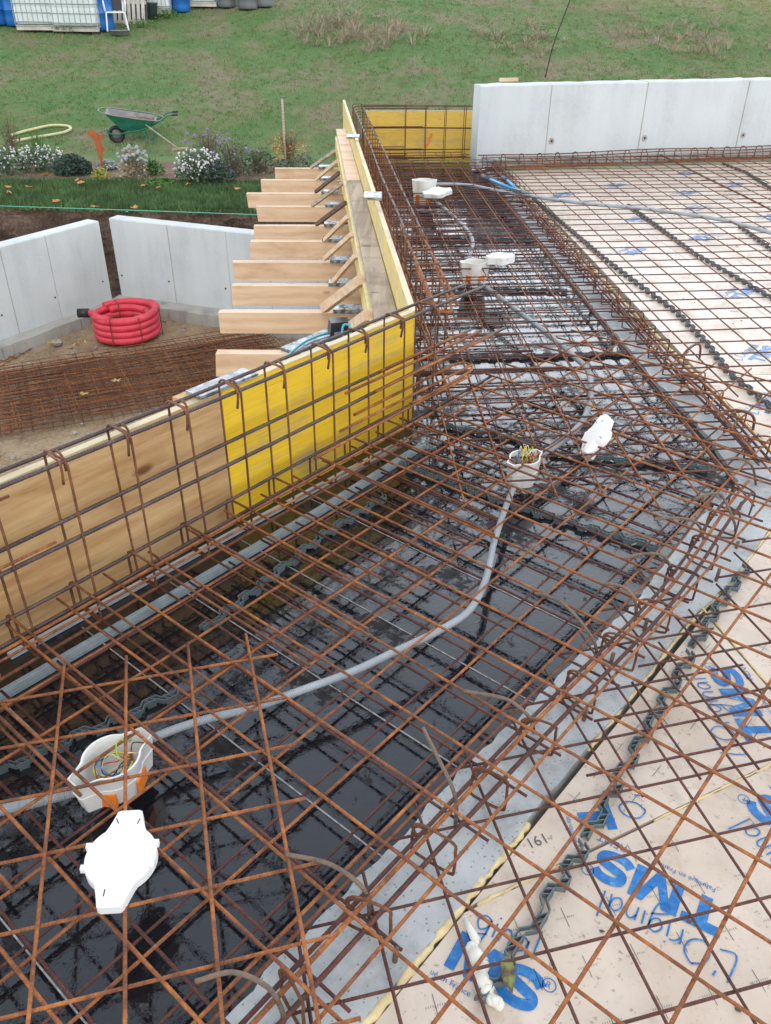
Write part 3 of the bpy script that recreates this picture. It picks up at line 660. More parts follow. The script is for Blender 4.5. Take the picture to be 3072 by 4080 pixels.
mb = MB(); q = bp(1178, 1800, ZI); c, s = math.cos(R(200)), math.sin(R(200)); mb.v = [Vector((q.x + v.x * c - v.y * s, q.y + v.x * s + v.y * c, zt)) for v in NUM.v]; mb.f = NUM.f; mb.uv = [None] * len(mb.f)
obj('stamped_number', mb, BLACKINK, boards[1])
# far boards in rows
nf = 0
FA = R(5)
for r in range(7):
    for k in range(5):
        y0 = 2.70 + r * 0.985; x0 = 1.56 - r * 0.048 + k * 1.2 - (0.35 if (r % 2) else 0)
        U = Vector((math.cos(FA), math.sin(FA))); V = Vector((-math.sin(FA), math.cos(FA))); o2 = Vector((1.5, 2.70)) + U * (k * 1.195 - (0.35 if r % 2 else 0)) + V * (r * 0.98)
        P = [o2, o2 + U * 1.19, o2 + U * 1.19 + V * 0.975, o2 + V * 0.975]
        P = half(P, (Vector((1.585, 2.65)), Vector((1, 0.055)).normalized()), (w0.to_2d() - Vector((-dw.y, dw.x)) * 0.14, Vector((dw.y, -dw.x))), (Vector((5.9, 0)), Vector((-1, 0))))
        if not P: continue
        mb = MB(); mb.prism([(p.x, p.y) for p in P], ZI - 0.08, ZI)
        o = obj('insulation_board', mb, INS, label='pale insulation board under the far mesh, row %s from the front, %s from the beam' % (ordn[r], ordn[k]), cat='insulation board', group='insulation boards')
        cx = sum((p for p in P), Vector((0, 0))) / len(P)
        for dx, dy in ((-0.26, 0.15), (0.30, -0.22)):
            ce = o2 + U * (0.6 + dx) + V * (0.49 + dy); an = random.choice((R(50), R(-130)))
            if (ce.x - 1.585) + 0.055 * (ce.y - 2.65) < 0.22 or ce.y > 9.0 + 0.25 * (ce.x - 0.9) - 0.35: continue
            lo = ce - Vector((math.cos(an), math.sin(an))) * 0.1
            ok = lambda v, P=P: all(((P[(i + 1) % len(P)].x - P[i].x) * (v.y - P[i].y) - (P[(i + 1) % len(P)].y - P[i].y) * (v.x - P[i].x)) > 0 for i in range(len(P)))
            print_logo(o, lo, an, zt, False, ok)
        nf += 1
mb = MB(); mb.prism([(-1.6, -1.2), (6.4, -1.2), (6.4, 9.8), (-0.5, 9.8), (0.9, 3.0)], -0.36, ZI - 0.082)
# structural slab under the insulation, bounded by the beam
mb = MB(); mb.prism([(-0.55, -0.3), (6.4, -0.3), (6.4, 10.9), (0.95, 9.25), (1.5, 3.4), (1.5, 2.63)], -0.36, ZI - 0.082)
obj('floor_slab', mb, FOOT, kind='structure')
def foam(pts, r, label):
    mb = MB(); q = []
    for i in range(len(pts) - 1):
        a, b = Vector(pts[i]), Vector(pts[i + 1]); n = max(2, int((b - a).length / 0.012)); q += [a.lerp(b, k / n) for k in range(n)]
    rr = [r * (0.6 + 0.7 * abs(math.sin(i * 0.37 + random.random())) * random.uniform(0.6, 1.3)) for i in range(len(q))]
    q = [p + Vector((random.uniform(-1, 1), random.uniform(-1, 1), random.uniform(-0.5, 0.3))) * r * 0.35 for p in q]
    mb.tube(q, rr, 7); return obj('foam_bead', mb, FOAM, smooth=True, label=label, cat='expanding foam')
foam([(-0.3, 0.42, ZI), (0.03, 0.80, ZI - 0.002), (0.17, 0.97, ZI - 0.002), (0.33, 1.165, ZI - 0.006)], 0.0085, 'lumpy yellow foam bead along the concrete beam in the foreground')
foam([(0.50, 1.37, ZI - 0.006), (0.88, 1.83, ZI - 0.006), (1.06, 2.02, ZI - 0.004), (1.5, 2.55, ZI - 0.006)], 0.005, 'thin yellow foam line along the concrete beam in mid distance')
foam([J1a, J1a.lerp(J1b, 0.33)], 0.004, 'yellow foam squeezed from the lower board joint near the beam')
foam([J1a.lerp(J1b, 0.62) - Vector((0, 0, 0.003)), J1b, J1b + (J1b - J1a) * 0.6], 0.003, 'thin yellow foam in the lower board joint towards the right edge')
foam([J2a - (J2b - J2a) * 0.4, J2a, J2b, J2b + (J2b - J2a) * 0.6], 0.004, 'yellow foam joint running to the right edge below the mesh')
foam([(1.575, 2.75, ZI - 0.006), (1.53, 3.4, ZI - 0.006), (1.475, 4.04, ZI - 0.006), (1.42, 4.8, ZI - 0.006), (1.36, 5.94, ZI - 0.006), (1.30, 7.28, ZI - 0.006), (1.24, 8.6, ZI - 0.006)], 0.008, 'pinkish foam line between far boards and the concrete beam')

# ================================================================ SHUTTERING
def local(root_loc, ang):
    return lambda x, y, z: Vector((root_loc[0] + x * math.cos(ang) - y * math.sin(ang), root_loc[1] + x * math.sin(ang) + y * math.cos(ang), z))
PAN = R(231)
r_ = empty('shuttering_panel', (bc.x, bc.y, ZP), 'bright yellow worn shuttering panel between the raw wood panel and the corner', 'shuttering panel', rz=PAN)
mb = MB(); mb.box(0.002, 0.998, -0.027, 0, 0.0, 0.498); obj('board_face', mb, YEL, r_, world=False)
mb = MB(); mb.box(0.0, 1.0, -0.0265, -0.0005, 0.4985, 0.502); obj('board_top', mb, EDGE, r_, world=False)
r_ = empty('shuttering_panel', (bc.x + PD.x, bc.y + PD.y, ZP), 'raw brown wooden shuttering panel at the left edge of the slab', 'shuttering panel', rz=PAN)
mb = MB(); mb.box(0.002, 1.9, -0.027, 0.001, 0.0, 0.494); obj('board_face', mb, RAW, r_, world=False)
mb = MB(); mb.box(0.0, 1.9, -0.0265, 0.0005, 0.4945, 0.498); obj('board_top', mb, EDGE, r_, world=False)
N = local((bc.x, bc.y), PAN)
mb = MB(); mb.obox(N(0.965, -0.028, 0.370), N(0.12, 0, 0) - N(0, 0, 0), N(0, 0.036, 0) - N(0, 0, 0), (0, 0, 0.004))
obj('cover_plate', mb, PAD, label='grey plate lying across the top edge where raw and yellow panels meet', cat='plate')
mb = MB(); mb.obox(N(1.0, -0.052, 0.352), N(0.13, 0, 0) - N(0, 0, 0), N(0, 0.022, 0) - N(0, 0, 0), (0, 0, 0.0135))
obj('wood_strip', mb, RAW, label='short wooden strip outside the panel under the grey plate', cat='wood batten')
for t in (0.3, 0.85, 1.5, 2.2):                           # outside props of the near shuttering
    mb = MB(); mb.beam(N(t, -0.055, ZP - 0.12), N(t, -0.055, 0.30), 0.05, 0.05, (1, 0, 0)); obj('upright_stud', mb, JOIST, label='timber stud standing outside behind the near shuttering panel', cat='timber stud', group='timber studs behind the near panel')
LAN = R(94.9); Lp = (0.115, 3.16)
L_ = local(Lp, LAN)
for x0, x1, lab in ((0.0, 4.35, 'pale yellow shuttering panel running back from the near corner'), (4.353, 7.4, 'pale yellow shuttering panel at the far end of the long side')):
    r_ = empty('shuttering_panel', tuple(L_(x0, 0, ZP)), lab, 'shuttering panel', rz=LAN)
    mb = MB(); mb.box(0.001, x1 - x0, 0.0, 0.027, 0.0, 0.498 + (0.01 if x0 else 0)); obj('board_face', mb, YELP, r_, world=False)
    mb = MB(); mb.box(0.0, x1 - x0, 0.0005, 0.0265, 0.4985 + (0.01 if x0 else 0), 0.502 + (0.01 if x0 else 0)); obj('board_top', mb, EDGE, r_, world=False)
for (x, y), lab in (((763, 294), 'small grey pad on the long panel top edge, farther one'), ((806, 422), 'small grey pad on the long panel top edge, nearer one')):
    p = bp(x, y, 0.375); mb = MB(); mb.obox((p.x, p.y, 0.374), (0.055, 0, 0), (0.0, 0.085, 0), (0, 0, 0.006)); o = obj('pad', mb, PAD, label=lab, cat='pad')
    mb = MB(); mb.obox((p.x, p.y, 0.3645), (0.053, 0, 0), (0.0, 0.082, 0), (0, 0, 0.0035)); obj('pad_backing', mb, RAW, o)
# end panel
e0, e1 = Vector((-0.26, 9.60)), Vector((0.925, 9.70)); ea = math.atan2((e1 - e0).y, (e1 - e0).x)
r_ = empty('shuttering_panel', (e0.x, e0.y, ZP), 'yellow shuttering panel closing the far end beside the white wall', 'shuttering panel', rz=ea)
mb = MB(); mb.box(0.0, (e1 - e0).length, 0.0, 0.027, 0.0, 0.498); obj('board_face', mb, YELE, r_, world=False)
mb = MB(); mb.box(-0.001, (e1 - e0).length + 0.001, 0.0005, 0.0265, 0.4985, 0.502); obj('board_top', mb, EDGE, r_, world=False)
mb = MB(); E0 = local((e0.x, e0.y), ea); mb.tube([E0(0.72, -0.002, 0.14), E0(0.70, -0.002, 0.07), E0(0.66, -0.002, 0.0)], [0.018, 0.013, 0.016], 6, flat=1); 
ORANGE = plain('orange_marker_paint', (0.85, 0.22, 0.02), 0.5)
for v in mb.v: v.y = E0(0.7, -0.003, 0).y + (v.y - E0(0.7, -0.003, 0).y) * 0.08
obj('paint_mark', mb, ORANGE, r_)
# waler planks along the outside and the beam below them
for a, b, z, th, m, lab in ((0.18, 3.55, 0.20, 0.03, OLDW, 'weathered grey waler plank along the outside of the long panel'), (3.56, 6.35, 0.20, 0.035, JOIST, 'fresher light waler plank at the far end of the long panel')):
    mb = MB(); mb.beam(L_(a, 0.084, z - th / 2), L_(b, 0.084, z - th / 2), 0.105, th); obj('waler_plank', mb, m, label=lab, cat='timber plank')
mb = MB(); mb.beam(L_(0.35, 0.118, 0.09), L_(6.1, 0.118, 0.09), 0.075, 0.14); obj('edge_beam', mb, YELP, label='yellow timber beam hidden below the waler planks', cat='timber beam')
# joists
J = [(468, 760), (473, 672), (502, 615), (503, 565), (542, 520), (549, 487), (554, 445), (533, 417), (564, 388), (594, 363)]
jn = ['nearest', 'second nearest', 'third nearest', 'fourth nearest', 'fifth nearest', 'sixth', 'seventh', 'eighth', 'ninth', 'tenth and farthest']
JY = []
for k, (x, y) in enumerate(J):
    p = bp(x, y, -0.16); slope = R(random.uniform(0.5, 3.0)); L = (0.115 - 0.0852 * (p.y - 3.16)) + 0.35 - p.x
    r_ = empty('timber_joist', (p.x, p.y, -0.285), '%s timber joist sticking out left from under the shuttering' % jn[k], 'timber joist', 'timber joists carrying the slab edge', rz=slope)
    mb = MB(); dx = random.uniform(-0.012, 0.012)
    mb.add([(0 + dx, -0.032, 0), (L, -0.032, 0), (L, 0.032, 0), (dx, 0.032, 0), (0, -0.032, 0.125), (L, -0.032, 0.125), (L, 0.032, 0.125), (0, 0.032, 0.125)], [(0, 3, 2, 1), (4, 5, 6, 7), (0, 1, 5, 4), (1, 2, 6, 5), (2, 3, 7, 6), (3, 0, 4, 7)])
    o = obj('joist_body', mb, JOIST, r_, world=False)
    JY.append(p)
    if k:
        px = 0.115 - 0.0852 * (p.y - 3.16) - 0.24 + random.uniform(-0.03, 0.02)
        mb = MB(); mb.obox((px, p.y + 0.03, -0.148), (0.075, random.uniform(-0.006, 0.006), 0), (0, 0.055, 0), (0, 0, 0.012))
        obj('grey_pad', mb, PAD, label='grey plywood pad lying on the %s joist by the long panel' % jn[k], cat='pad', group='pads on the joist ends')
S = [((740, 420), (610, 510)), ((755, 475), (640, 575)), ((765, 540), (635, 645)), ((780, 600), (615, 722)), ((800, 705), (640, 825)), ((815, 780), (685, 910)), ((835, 880), (685, 1015)), ((860, 995), (735, 1140)), ((890, 1130), (680, 1290)), ((930, 1325), (820, 1400))]
sn = ['farthest', 'second farthest', 'third farthest', 'fourth farthest', 'fifth farthest', 'sixth', 'seventh', 'eighth', 'ninth', 'nearest']
for k, (a, b) in enumerate(S):
    A = bp(433.9 + 0.3906 * a[0], 162.7 + 0.3906 * a[1], 0.165); B = bp(433.9 + 0.3906 * b[0], 162.7 + 0.3906 * b[1], -0.13)
    dark = k in (2, 4); bark = k in (8, 9)
    mb = MB(); mb.beam(A, B, 0.022 if not bark else 0.04, 0.028 if not bark else 0.05)
    obj('diagonal_brace', mb, DARKW if dark else (OLDW if k in (0, 3) else JOIST), label='%s diagonal batten, %s, bracing the long panel against a joist' % (sn[k], 'dark brown' if dark else ('rough with bark' if bark else 'pale')), cat='wood batten', group='diagonal battens bracing the long panel')
mb = MB(); mb.beam(L_(0.5, 0.30, -0.375), L_(6.6, 0.20, -0.375), 0.08, 0.17); obj('girder', mb, YEL, label='long yellow girder under the joists, seen between them', cat='timber beam')
for k, t in enumerate((1.0, 2.5, 4.0, 5.6)):
    mb = MB(); p = L_(t, 0.27, 0); mb.tube([(p.x, p.y, PZ), (p.x, p.y, PZ + 1.0)], 0.030, 10); mb.tube([(p.x, p.y, PZ + 1.0), (p.x, p.y, -0.47)], 0.024, 10); mb.box(p.x - 0.06, p.x + 0.06, p.y - 0.06, p.y + 0.06, PZ - 0.01, PZ + 0.006); mb.box(p.x - 0.06, p.x + 0.06, p.y - 0.06, p.y + 0.06, -0.475, -0.461)
    obj('steel_prop', mb, GALV, label='steel prop under the yellow girder, %s from the near corner' % ordn[k], cat='steel prop', group='props under the slab edge')

# ================================================================ REINFORCEMENT
def sheet(name, label, us, vs, u0, u1, v0, v1, P, z, r, m1, m2=None, amp=0.002, keep=None, cat='rebar mesh', group=None, tilt=None, miss=0.0):
    """welded mesh: bars along v at positions us, bars along u at positions vs; P(u,v) -> xy"""
    c = P((u0 + u1) / 2, (v0 + v1) / 2); root = empty(name, (c[0], c[1], z), label, cat, group)
    zz = (lambda q: z + tilt(q)) if tilt else (lambda q: z)
    def one(a, b, dz, m):
        a, b = Vector(a[:2]), Vector(b[:2])
        if keep:
            n = 60; ins = [keep(a.lerp(b, i / n)) for i in range(n + 1)]
            if not any(ins): return
            i0 = ins.index(True); i1 = n - ins[::-1].index(True)
            if i1 - i0 < 2: return
            a, b = a.lerp(b, i0 / n), a.lerp(b, i1 / n)
        e = [random.uniform(-0.008, 0.008) for _ in range(2)]; t = (b - a).normalized(); a = a - t * e[0]; b = b + t * e[1]
        q = wob((a.x, a.y, 0), (b.x, b.y, 0), 0.18, amp)
        for p in q: p.z += zz(p) + dz
        mb = MB(); mb.tube(q, r, 6); obj('bar', mb, m, root, smooth=True)
    for u in us: one(P(u, v0), P(u, v1), r, m1)
    for v in vs: one(P(u0, v), P(u1, v), -r, m2 or m1)
    return root
PL = lambda i, j: lat(i, j)[:2]
# upper mesh of the near edge. i runs along the slab edge, j across
sheet('rebar_mesh', 'large orange rusty mesh sheet lying diagonally on top in the foreground', [i for i in range(-9, 17)], [j for j in range(-4, 11)], -9.4, 16.75, -4.75, 10.6, PL, 0.0, 0.0039, RUST, RUST)
a3m = R(15.2); O3 = bp(534, 1386, 0.0)
P3 = lambda u, v: (O3.x + 0.15 * (u * math.cos(a3m) + v * math.sin(a3m)), O3.y + 0.15 * (u * math.sin(a3m) - v * math.cos(a3m)))
sheet('rebar_mesh', 'small rusty mesh sheet laid over the others in the bottom left corner', [-k for k in range(0, 8)], [0.53 + k for k in range(0, 10)], -8, 0.44, -0.02, 10.2, P3, 0.013, 0.0039, RUST, RUST)
P5 = lambda i, j: lat(i + 0.36, j + 0.39)[:2]
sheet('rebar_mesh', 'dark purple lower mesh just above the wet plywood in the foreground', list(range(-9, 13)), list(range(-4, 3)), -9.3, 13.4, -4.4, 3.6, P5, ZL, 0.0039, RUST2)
a4m = R(14.2); P4 = lambda u, v: (0.15 * (u * math.cos(a4m) + v * math.sin(a4m)), 0.15 * (u * math.sin(a4m) - v * math.cos(a4m)))
k4 = lambda q: (q - Vector((0.18, 1.29))).dot(-strip_l) > -0.02 and q.y < 2.25
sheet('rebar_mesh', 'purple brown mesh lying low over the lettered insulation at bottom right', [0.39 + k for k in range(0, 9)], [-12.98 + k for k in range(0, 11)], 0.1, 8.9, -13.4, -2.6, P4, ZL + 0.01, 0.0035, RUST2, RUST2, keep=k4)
k4b = lambda q: (q - Vector((0.25, 1.2))).dot(-strip_l) > 0.06 and q.y < 3.6
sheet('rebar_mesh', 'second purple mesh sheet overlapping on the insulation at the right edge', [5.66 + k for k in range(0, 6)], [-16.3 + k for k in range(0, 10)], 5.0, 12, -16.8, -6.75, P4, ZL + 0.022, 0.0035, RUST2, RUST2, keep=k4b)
um, vm = Vector((math.cos(R(6.5)), math.sin(R(6.5)))), Vector((math.cos(R(-86.6)), math.sin(R(-86.6))))
O6 = Vector((0.72, 5.39))
P6 = lambda u, v: tuple(O6 + um * 0.16 * u + vm * 0.16 * v)
kl = lambda q: (q - Vector(Lp)).dot(Vector((LD.y, -LD.x))) > 0.05 and (q - w0.to_2d()).dot(Vector((dw.y, -dw.x))) > 0.02 - (10 if q.x < 0.88 else 0) and q.y < 9.42
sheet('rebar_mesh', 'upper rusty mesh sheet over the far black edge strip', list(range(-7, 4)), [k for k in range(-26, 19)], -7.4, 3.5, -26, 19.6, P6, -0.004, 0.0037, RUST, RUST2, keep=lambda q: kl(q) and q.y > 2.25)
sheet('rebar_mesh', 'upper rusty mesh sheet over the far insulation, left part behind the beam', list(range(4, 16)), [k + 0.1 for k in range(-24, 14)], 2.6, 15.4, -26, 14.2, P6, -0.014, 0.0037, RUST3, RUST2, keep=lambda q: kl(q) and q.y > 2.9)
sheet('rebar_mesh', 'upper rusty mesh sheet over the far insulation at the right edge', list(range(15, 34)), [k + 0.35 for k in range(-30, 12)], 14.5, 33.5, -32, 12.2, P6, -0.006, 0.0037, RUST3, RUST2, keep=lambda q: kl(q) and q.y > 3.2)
P7 = lambda u, v: tuple(O6 + um * 0.16 * (u + 0.45) + vm * 0.16 * (v + 0.55))
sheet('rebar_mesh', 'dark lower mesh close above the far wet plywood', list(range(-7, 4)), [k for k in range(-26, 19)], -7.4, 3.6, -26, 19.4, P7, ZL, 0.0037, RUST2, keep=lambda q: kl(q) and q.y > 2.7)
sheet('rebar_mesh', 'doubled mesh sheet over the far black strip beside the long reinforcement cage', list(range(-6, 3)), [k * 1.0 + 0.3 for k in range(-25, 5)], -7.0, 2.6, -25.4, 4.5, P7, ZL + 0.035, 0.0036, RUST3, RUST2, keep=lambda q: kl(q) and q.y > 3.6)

def rrect(u, v0, v1, z0, z1, r=0.02, tails=True):
    """closed stirrup in the plane across the edge, as local (x, y, z) points"""
    P = []
    for cy, cz, a0 in ((v1 - r, z1 - r, 0), (v0 + r, z1 - r, 90), (v0 + r, z0 + r, 180), (v1 - r, z0 + r, 270)):
        for q in range(4):
            a = R(a0 + 30 * q); P.append((u + 0.004 * random.uniform(-1, 1), cy + r * math.cos(a), cz + r * math.sin(a)))
    return P
# near parapet cage
cage = empty('reinforcement_cage', tuple(N(1.2, 0.1, -0.1)), 'tall stirrup cage standing along the near yellow and raw panels', 'rebar cage')
for k in range(0, 13):
    t = 0.058 + 0.1965 * k + random.uniform(-0.006, 0.006); ln_ = random.uniform(-0.01, 0.01)
    mb = MB(); q = [N(x + ln_ * (z + 0.09), y, z) for x, y, z in rrect(t, 0.052, 0.148, -0.092, 0.432, 0.018)]
    mb.tube(q, 0.0037, 6, closed=True)
    mb.tube(cr([N(t + 0.012, 0.10, 0.437), N(t + 0.012, 0.142, 0.432), N(t + 0.012, 0.150, 0.41), N(t + 0.012, 0.142, 0.365)], 3), 0.004, 6)
    mb.tube(cr([N(t - 0.012, 0.10, 0.437), N(t - 0.012, 0.118, 0.430), N(t - 0.013, 0.122, 0.41), N(t - 0.014, 0.120, 0.385)], 3), 0.004, 6)
    obj('stirrup', mb, RUST3, cage, smooth=True)
    if k % 1 == 0:
        mb = MB(); y1 = 0.75 + random.uniform(-0.08, 0.08); dB = Vector((math.sin(LATA), -math.cos(LATA), 0)); s0 = N(t + 0.01, 0.035, 0)
        mb.tube(cr([s0 + Vector((0, 0, -0.1)), s0 + Vector((0, 0, -0.02)), s0 + Vector((0, 0, 0.006)) + dB * 0.02, s0 + Vector((0, 0, 0.009)) + dB * 0.1, s0 + Vector((0, 0, 0.009)) + dB * y1], 4), 0.0042, 6)
        mb.tube([s0 + Vector((0.01, 0.01, -0.085)), s0 + Vector((0.01, 0.01, -0.085)) + dB * (y1 - 0.1)], 0.004, 6)
        obj('slab_starter_bar', mb, RUST3, cage, smooth=True)
def longbar(y, z, t0, t1, r, m, root=cage, F=N, dz=0.0):
    a, b = F(t0, y, z), F(t1, y, z + dz); mb = MB(); mb.tube(wob(a, b, 0.2, 0.003), r, 8); obj('longitudinal_bar', mb, m, root, smooth=True)
longbar(0.062, 0.421, -0.27, 2.75, 0.0058, STEELBAR); longbar(0.139, 0.421, -0.29, 2.75, 0.0062, STEELBAR)
longbar(0.062, 0.215, -0.33, 1.86, 0.0062, STEELBAR); longbar(0.139, 0.195, -0.48, 2.75, 0.0064, STEELBAR); longbar(0.150, 0.225, 1.70, 2.75, 0.004, RUST)
longbar(0.062, 0.008, -0.3, 2.75, 0.0058, STEELBAR); longbar(0.137, -0.004, -0.4, 2.75, 0.0062, STEELBAR); longbar(0.165, 0.004, -0.4, 2.6, 0.005, RUST)
longbar(0.15, -0.085, -0.2, 2.7, 0.005, RUST3); longbar(0.062, 0.35, 1.75, 2.75, 0.0045, RUST)
longbar(0.158, 0.12, -0.2, 0.62, 0.005, RUST); longbar(0.158, 0.07, -0.2, 0.75, 0.005, RUST)
longbar(0.128, 0.235, -0.3, 0.55, 0.0055, RUST); longbar(0.155, 0.205, -0.35, 0.42, 0.0055, RUST)
# hairpins around the corner
for z, t1, lab in ((0.225, 0.30, 'upper'), (0.10, 0.45, 'lower')):
    mb = MB(); q = cr([N(t1, 0.075, z), N(-0.08, 0.078, z), N(-0.20, 0.088, z + 0.005), N(-0.235, 0.12, z), N(-0.21, 0.15, z - 0.012), N(-0.05, 0.152, z - 0.02), N(t1 - 0.25, 0.15, z - 0.02)], 6)
    mb.tube(q, 0.0058, 8); obj('corner_hairpin', mb, RUST, cage, smooth=True)
# long cage
cage2 = empty('reinforcement_cage', tuple(L_(3, -0.1, -0.1)), 'long tall stirrup cage running back along the pale yellow panels', 'rebar cage')
for k in range(0, 29):
    t = 0.20 + 0.222 * k + random.uniform(-0.012, 0.012); ln_ = random.uniform(-0.02, 0.02)
    mb = MB(); mb.tube([L_(x + ln_ * (z + 0.09), y, z) for x, y, z in rrect(t, -0.15, -0.045, -0.092, 0.432, 0.02)], 0.0042, 6, closed=True)
    obj('stirrup', mb, RUST3, cage2, smooth=True)
    mb = MB(); s0 = L_(t + 0.02, -0.04, 0); dB = Vector((um.x, um.y, 0)); y1 = random.uniform(0.55, 0.75)
    mb.tube(cr([s0 + Vector((0, 0, -0.085)) + dB * y1, s0 + Vector((0, 0, -0.09)) + dB * 0.03, s0 + Vector((0, 0, -0.07)), s0 + Vector((0, 0, -0.01)), s0 + Vector((0, 0, 0.01)) + dB * 0.03, s0 + Vector((0, 0, 0.008)) + dB * y1], 3), 0.004, 6)
    obj('slab_starter_bar', mb, RUST2 if k % 3 else RUST3, cage2, smooth=True)
for y, z, t0, t1, r, m in ((-0.055, 0.42, 0.9, 6.45, 0.006, STEELBAR), (-0.142, 0.42, 0.9, 6.45, 0.006, STEELBAR), (-0.058, 0.405, -0.15, 1.25, 0.006, RUST), (-0.150, 0.40, -0.05, 1.25, 0.006, RUST),
                           (-0.055, 0.22, -0.1, 6.4, 0.0055, RUST3), (-0.142, 0.22, -0.1, 6.4, 0.0055, RUST3), (-0.055, 0.03, 0.2, 6.4, 0.0055, RUST3), (-0.142, 0.03, -0.1, 6.4, 0.0055, RUST), (-0.055, -0.08, 0.2, 6.4, 0.005, RUST3), (-0.142, -0.08, 0.2, 6.4, 0.005, RUST3)):
    longbar(y, z, t0, t1, r, m, cage2, L_)
for z in (0.38,):
    mb = MB(); mb.tube(cr([L_(0.62, -0.062, z), L_(0.15, -0.062, z), L_(0.0, -0.08, z - 0.01), L_(-0.03, -0.11, z - 0.015), L_(0.02, -0.14, z - 0.01), L_(0.6, -0.148, z)], 6), 0.006, 8); obj('corner_hairpin', mb, RUST, cage2, smooth=True)
# end cage in front of the far yellow panel
cage3 = empty('reinforcement_cage', tuple(E0(0.6, -0.12, -0.1)), 'open rusty cage standing before the far yellow end panel', 'rebar cage')
for t in (0.42, 0.635, 0.845, 1.055):
    mb = MB(); mb.tube([E0(x, y, z) for x, y, z in rrect(t, -0.19, -0.09, -0.09, 0.435, 0.015)], 0.0042, 6, closed=True); obj('stirrup', mb, RUST3, cage3, smooth=True)
for y, z, a, b in ((-0.1, 0.425, -0.05, 1.12), (-0.18, 0.425, -0.05, 1.14), (-0.1, 0.21, 0.0, 1.14), (-0.18, 0.215, 0.0, 1.14), (-0.19, 0.228, 0.0, 0.6), (-0.19, 0.41, -0.05, 0.65), (-0.1, 0.0, 0.0, 1.14), (-0.18, 0.005, 0.1, 1.13), (-0.1, -0.08, 0.1, 1.1), (-0.18, -0.08, 0.1, 1.1), (-0.19, 0.018, 0.0, 0.6)):
    longbar(y, z, a, b, 0.005, RUST2, cage3, E0)

# chain of small links and bars tied along the beam
def beamline(P, off):                                     # point list along the middle of the beam
    out = []
    for i in range(len(P)):
        a = Vector(P[max(i - 1, 0)]); b = Vector(P[min(i + 1, len(P) - 1)]); t = (b - a).normalized(); out.append(Vector(P[i]) + Vector((t.y, -t.x)) * off)
    return out
near_in = [(-0.55, 0.42), (-0.28, 0.74), (0.01, 1.08), (0.31, 1.43), (0.76, 1.94), (1.08, 2.38), (1.22, 2.56)]
far_in = [(1.36, 2.72), (1.33, 3.2), (1.27, 3.66), (1.25, 4.04), (1.2, 4.8), (1.14, 5.94), (1.08, 7.28), (1.03, 8.38), (1.0, 8.95)]
for P, lab, nm in ((near_in, 'small linked cage tied along the concrete beam in the foreground', 0), (far_in, 'small linked cage tied along the concrete beam in the distance', 1)):
    mid = beamline(P, 0.095); root = empty('beam_cage', (mid[2].x, mid[2].y, ZB), lab, 'rebar cage')
    for off, z, r, m in ((0.055, -0.062, 0.005, RUST2), (0.085, -0.022, 0.0052, RUST), (0.105, -0.064, 0.0055, RUST2), (0.03, -0.018, 0.0042, RUST3)):
        q = beamline(P, off); mb = MB(); pts = [Vector((p.x + random.uniform(-0.004, 0.004), p.y, z + random.uniform(-0.005, 0.004))) for p in q]; mb.tube(cr(pts, 5), r, 7); obj('longitudinal_bar', mb, m, root, smooth=True)
    L = 0; d = 0.1
    for i in range(len(mid) - 1):
        a, b = mid[i], mid[i + 1]; seg = (b - a).length; t = (b - a).normalized(); n_ = Vector((t.y, -t.x))
        while d < seg:
            c = a + t * d; w = 0.046 + random.uniform(-0.006, 0.006); tw = random.uniform(-0.35, 0.35)
            nn = (n_ * math.cos(tw) + t * math.sin(tw)); F_ = lambda y, z, s=0: Vector((c.x + nn.x * y + t.x * s, c.y + nn.y * y + t.y * s, z))
            mb = MB(); mb.tube(cr([F_(-w * 0.8, -0.05), F_(-w, -0.026), F_(-w * 0.5, -0.012, 0.005), F_(w * 0.8, -0.014, 0.005), F_(w, -0.03), F_(w, -0.09), F_(w * 0.8, -0.108), F_(-w * 0.8, -0.108), F_(-w, -0.09), F_(-w, -0.035, 0.006), F_(-w * 0.55, -0.04, 0.02)], 3), 0.0034, 6)
            obj('link', mb, RUST2 if random.random() < 0.5 else RUST3, root, smooth=True)
            if random.random() < (0.75 if nm == 0 else 0.4):
                mb = MB(); c2_ = c + t * random.uniform(-0.05, 0.05) + n_ * random.uniform(-0.03, 0.07); mb.tube([(c2_.x, c2_.y, ZB - 0.01), (c2_.x + 0.003, c2_.y + 0.002, ZB + random.uniform(0.025, 0.05))], 0.0055, 7); obj('peg', mb, RUST4, root, smooth=True)
            d += 0.2 if nm == 0 else 0.21
        d -= seg
# hooked bars growing out of the beam
HK = [[(422, 2121), (504, 2101), (578, 2133), (609, 2183), (613, 2213)], [(617, 1846), (703, 1864), (761, 1897), (793, 1936), (800, 2002)], [(914, 1573), (949, 1643), (976, 1698), (986, 1741), (984, 1791)],
      [(1000, 1493), (1088, 1509), (1126, 1532), (1149, 1558), (1154, 1585)], [(1156, 1282), (1191, 1291), (1236, 1322), (1284, 1387), (1288, 1429)], [(1294, 1259), (1343, 1267), (1366, 1286), (1374, 1310), (1372, 1356)],
      [(1347, 1209), (1381, 1198), (1427, 1198), (1446, 1219), (1454, 1253)], [(1497, 1080), (1532, 1068), (1560, 1072), (1587, 1130), (1589, 1149)], [(1413, 1123), (1454, 1119), (1493, 1124), (1513, 1140), (1522, 1173)], [(1564, 995), (1591, 990), (1615, 998), (1628, 1014), (1634, 1051)]]
Z1 = lambda x, y: (1247.3 + .2513 * x, 542.3 + .2513 * y)
Z3 = lambda x, y: (1030.4 + .2279 * x, 314.5 + .2279 * y)
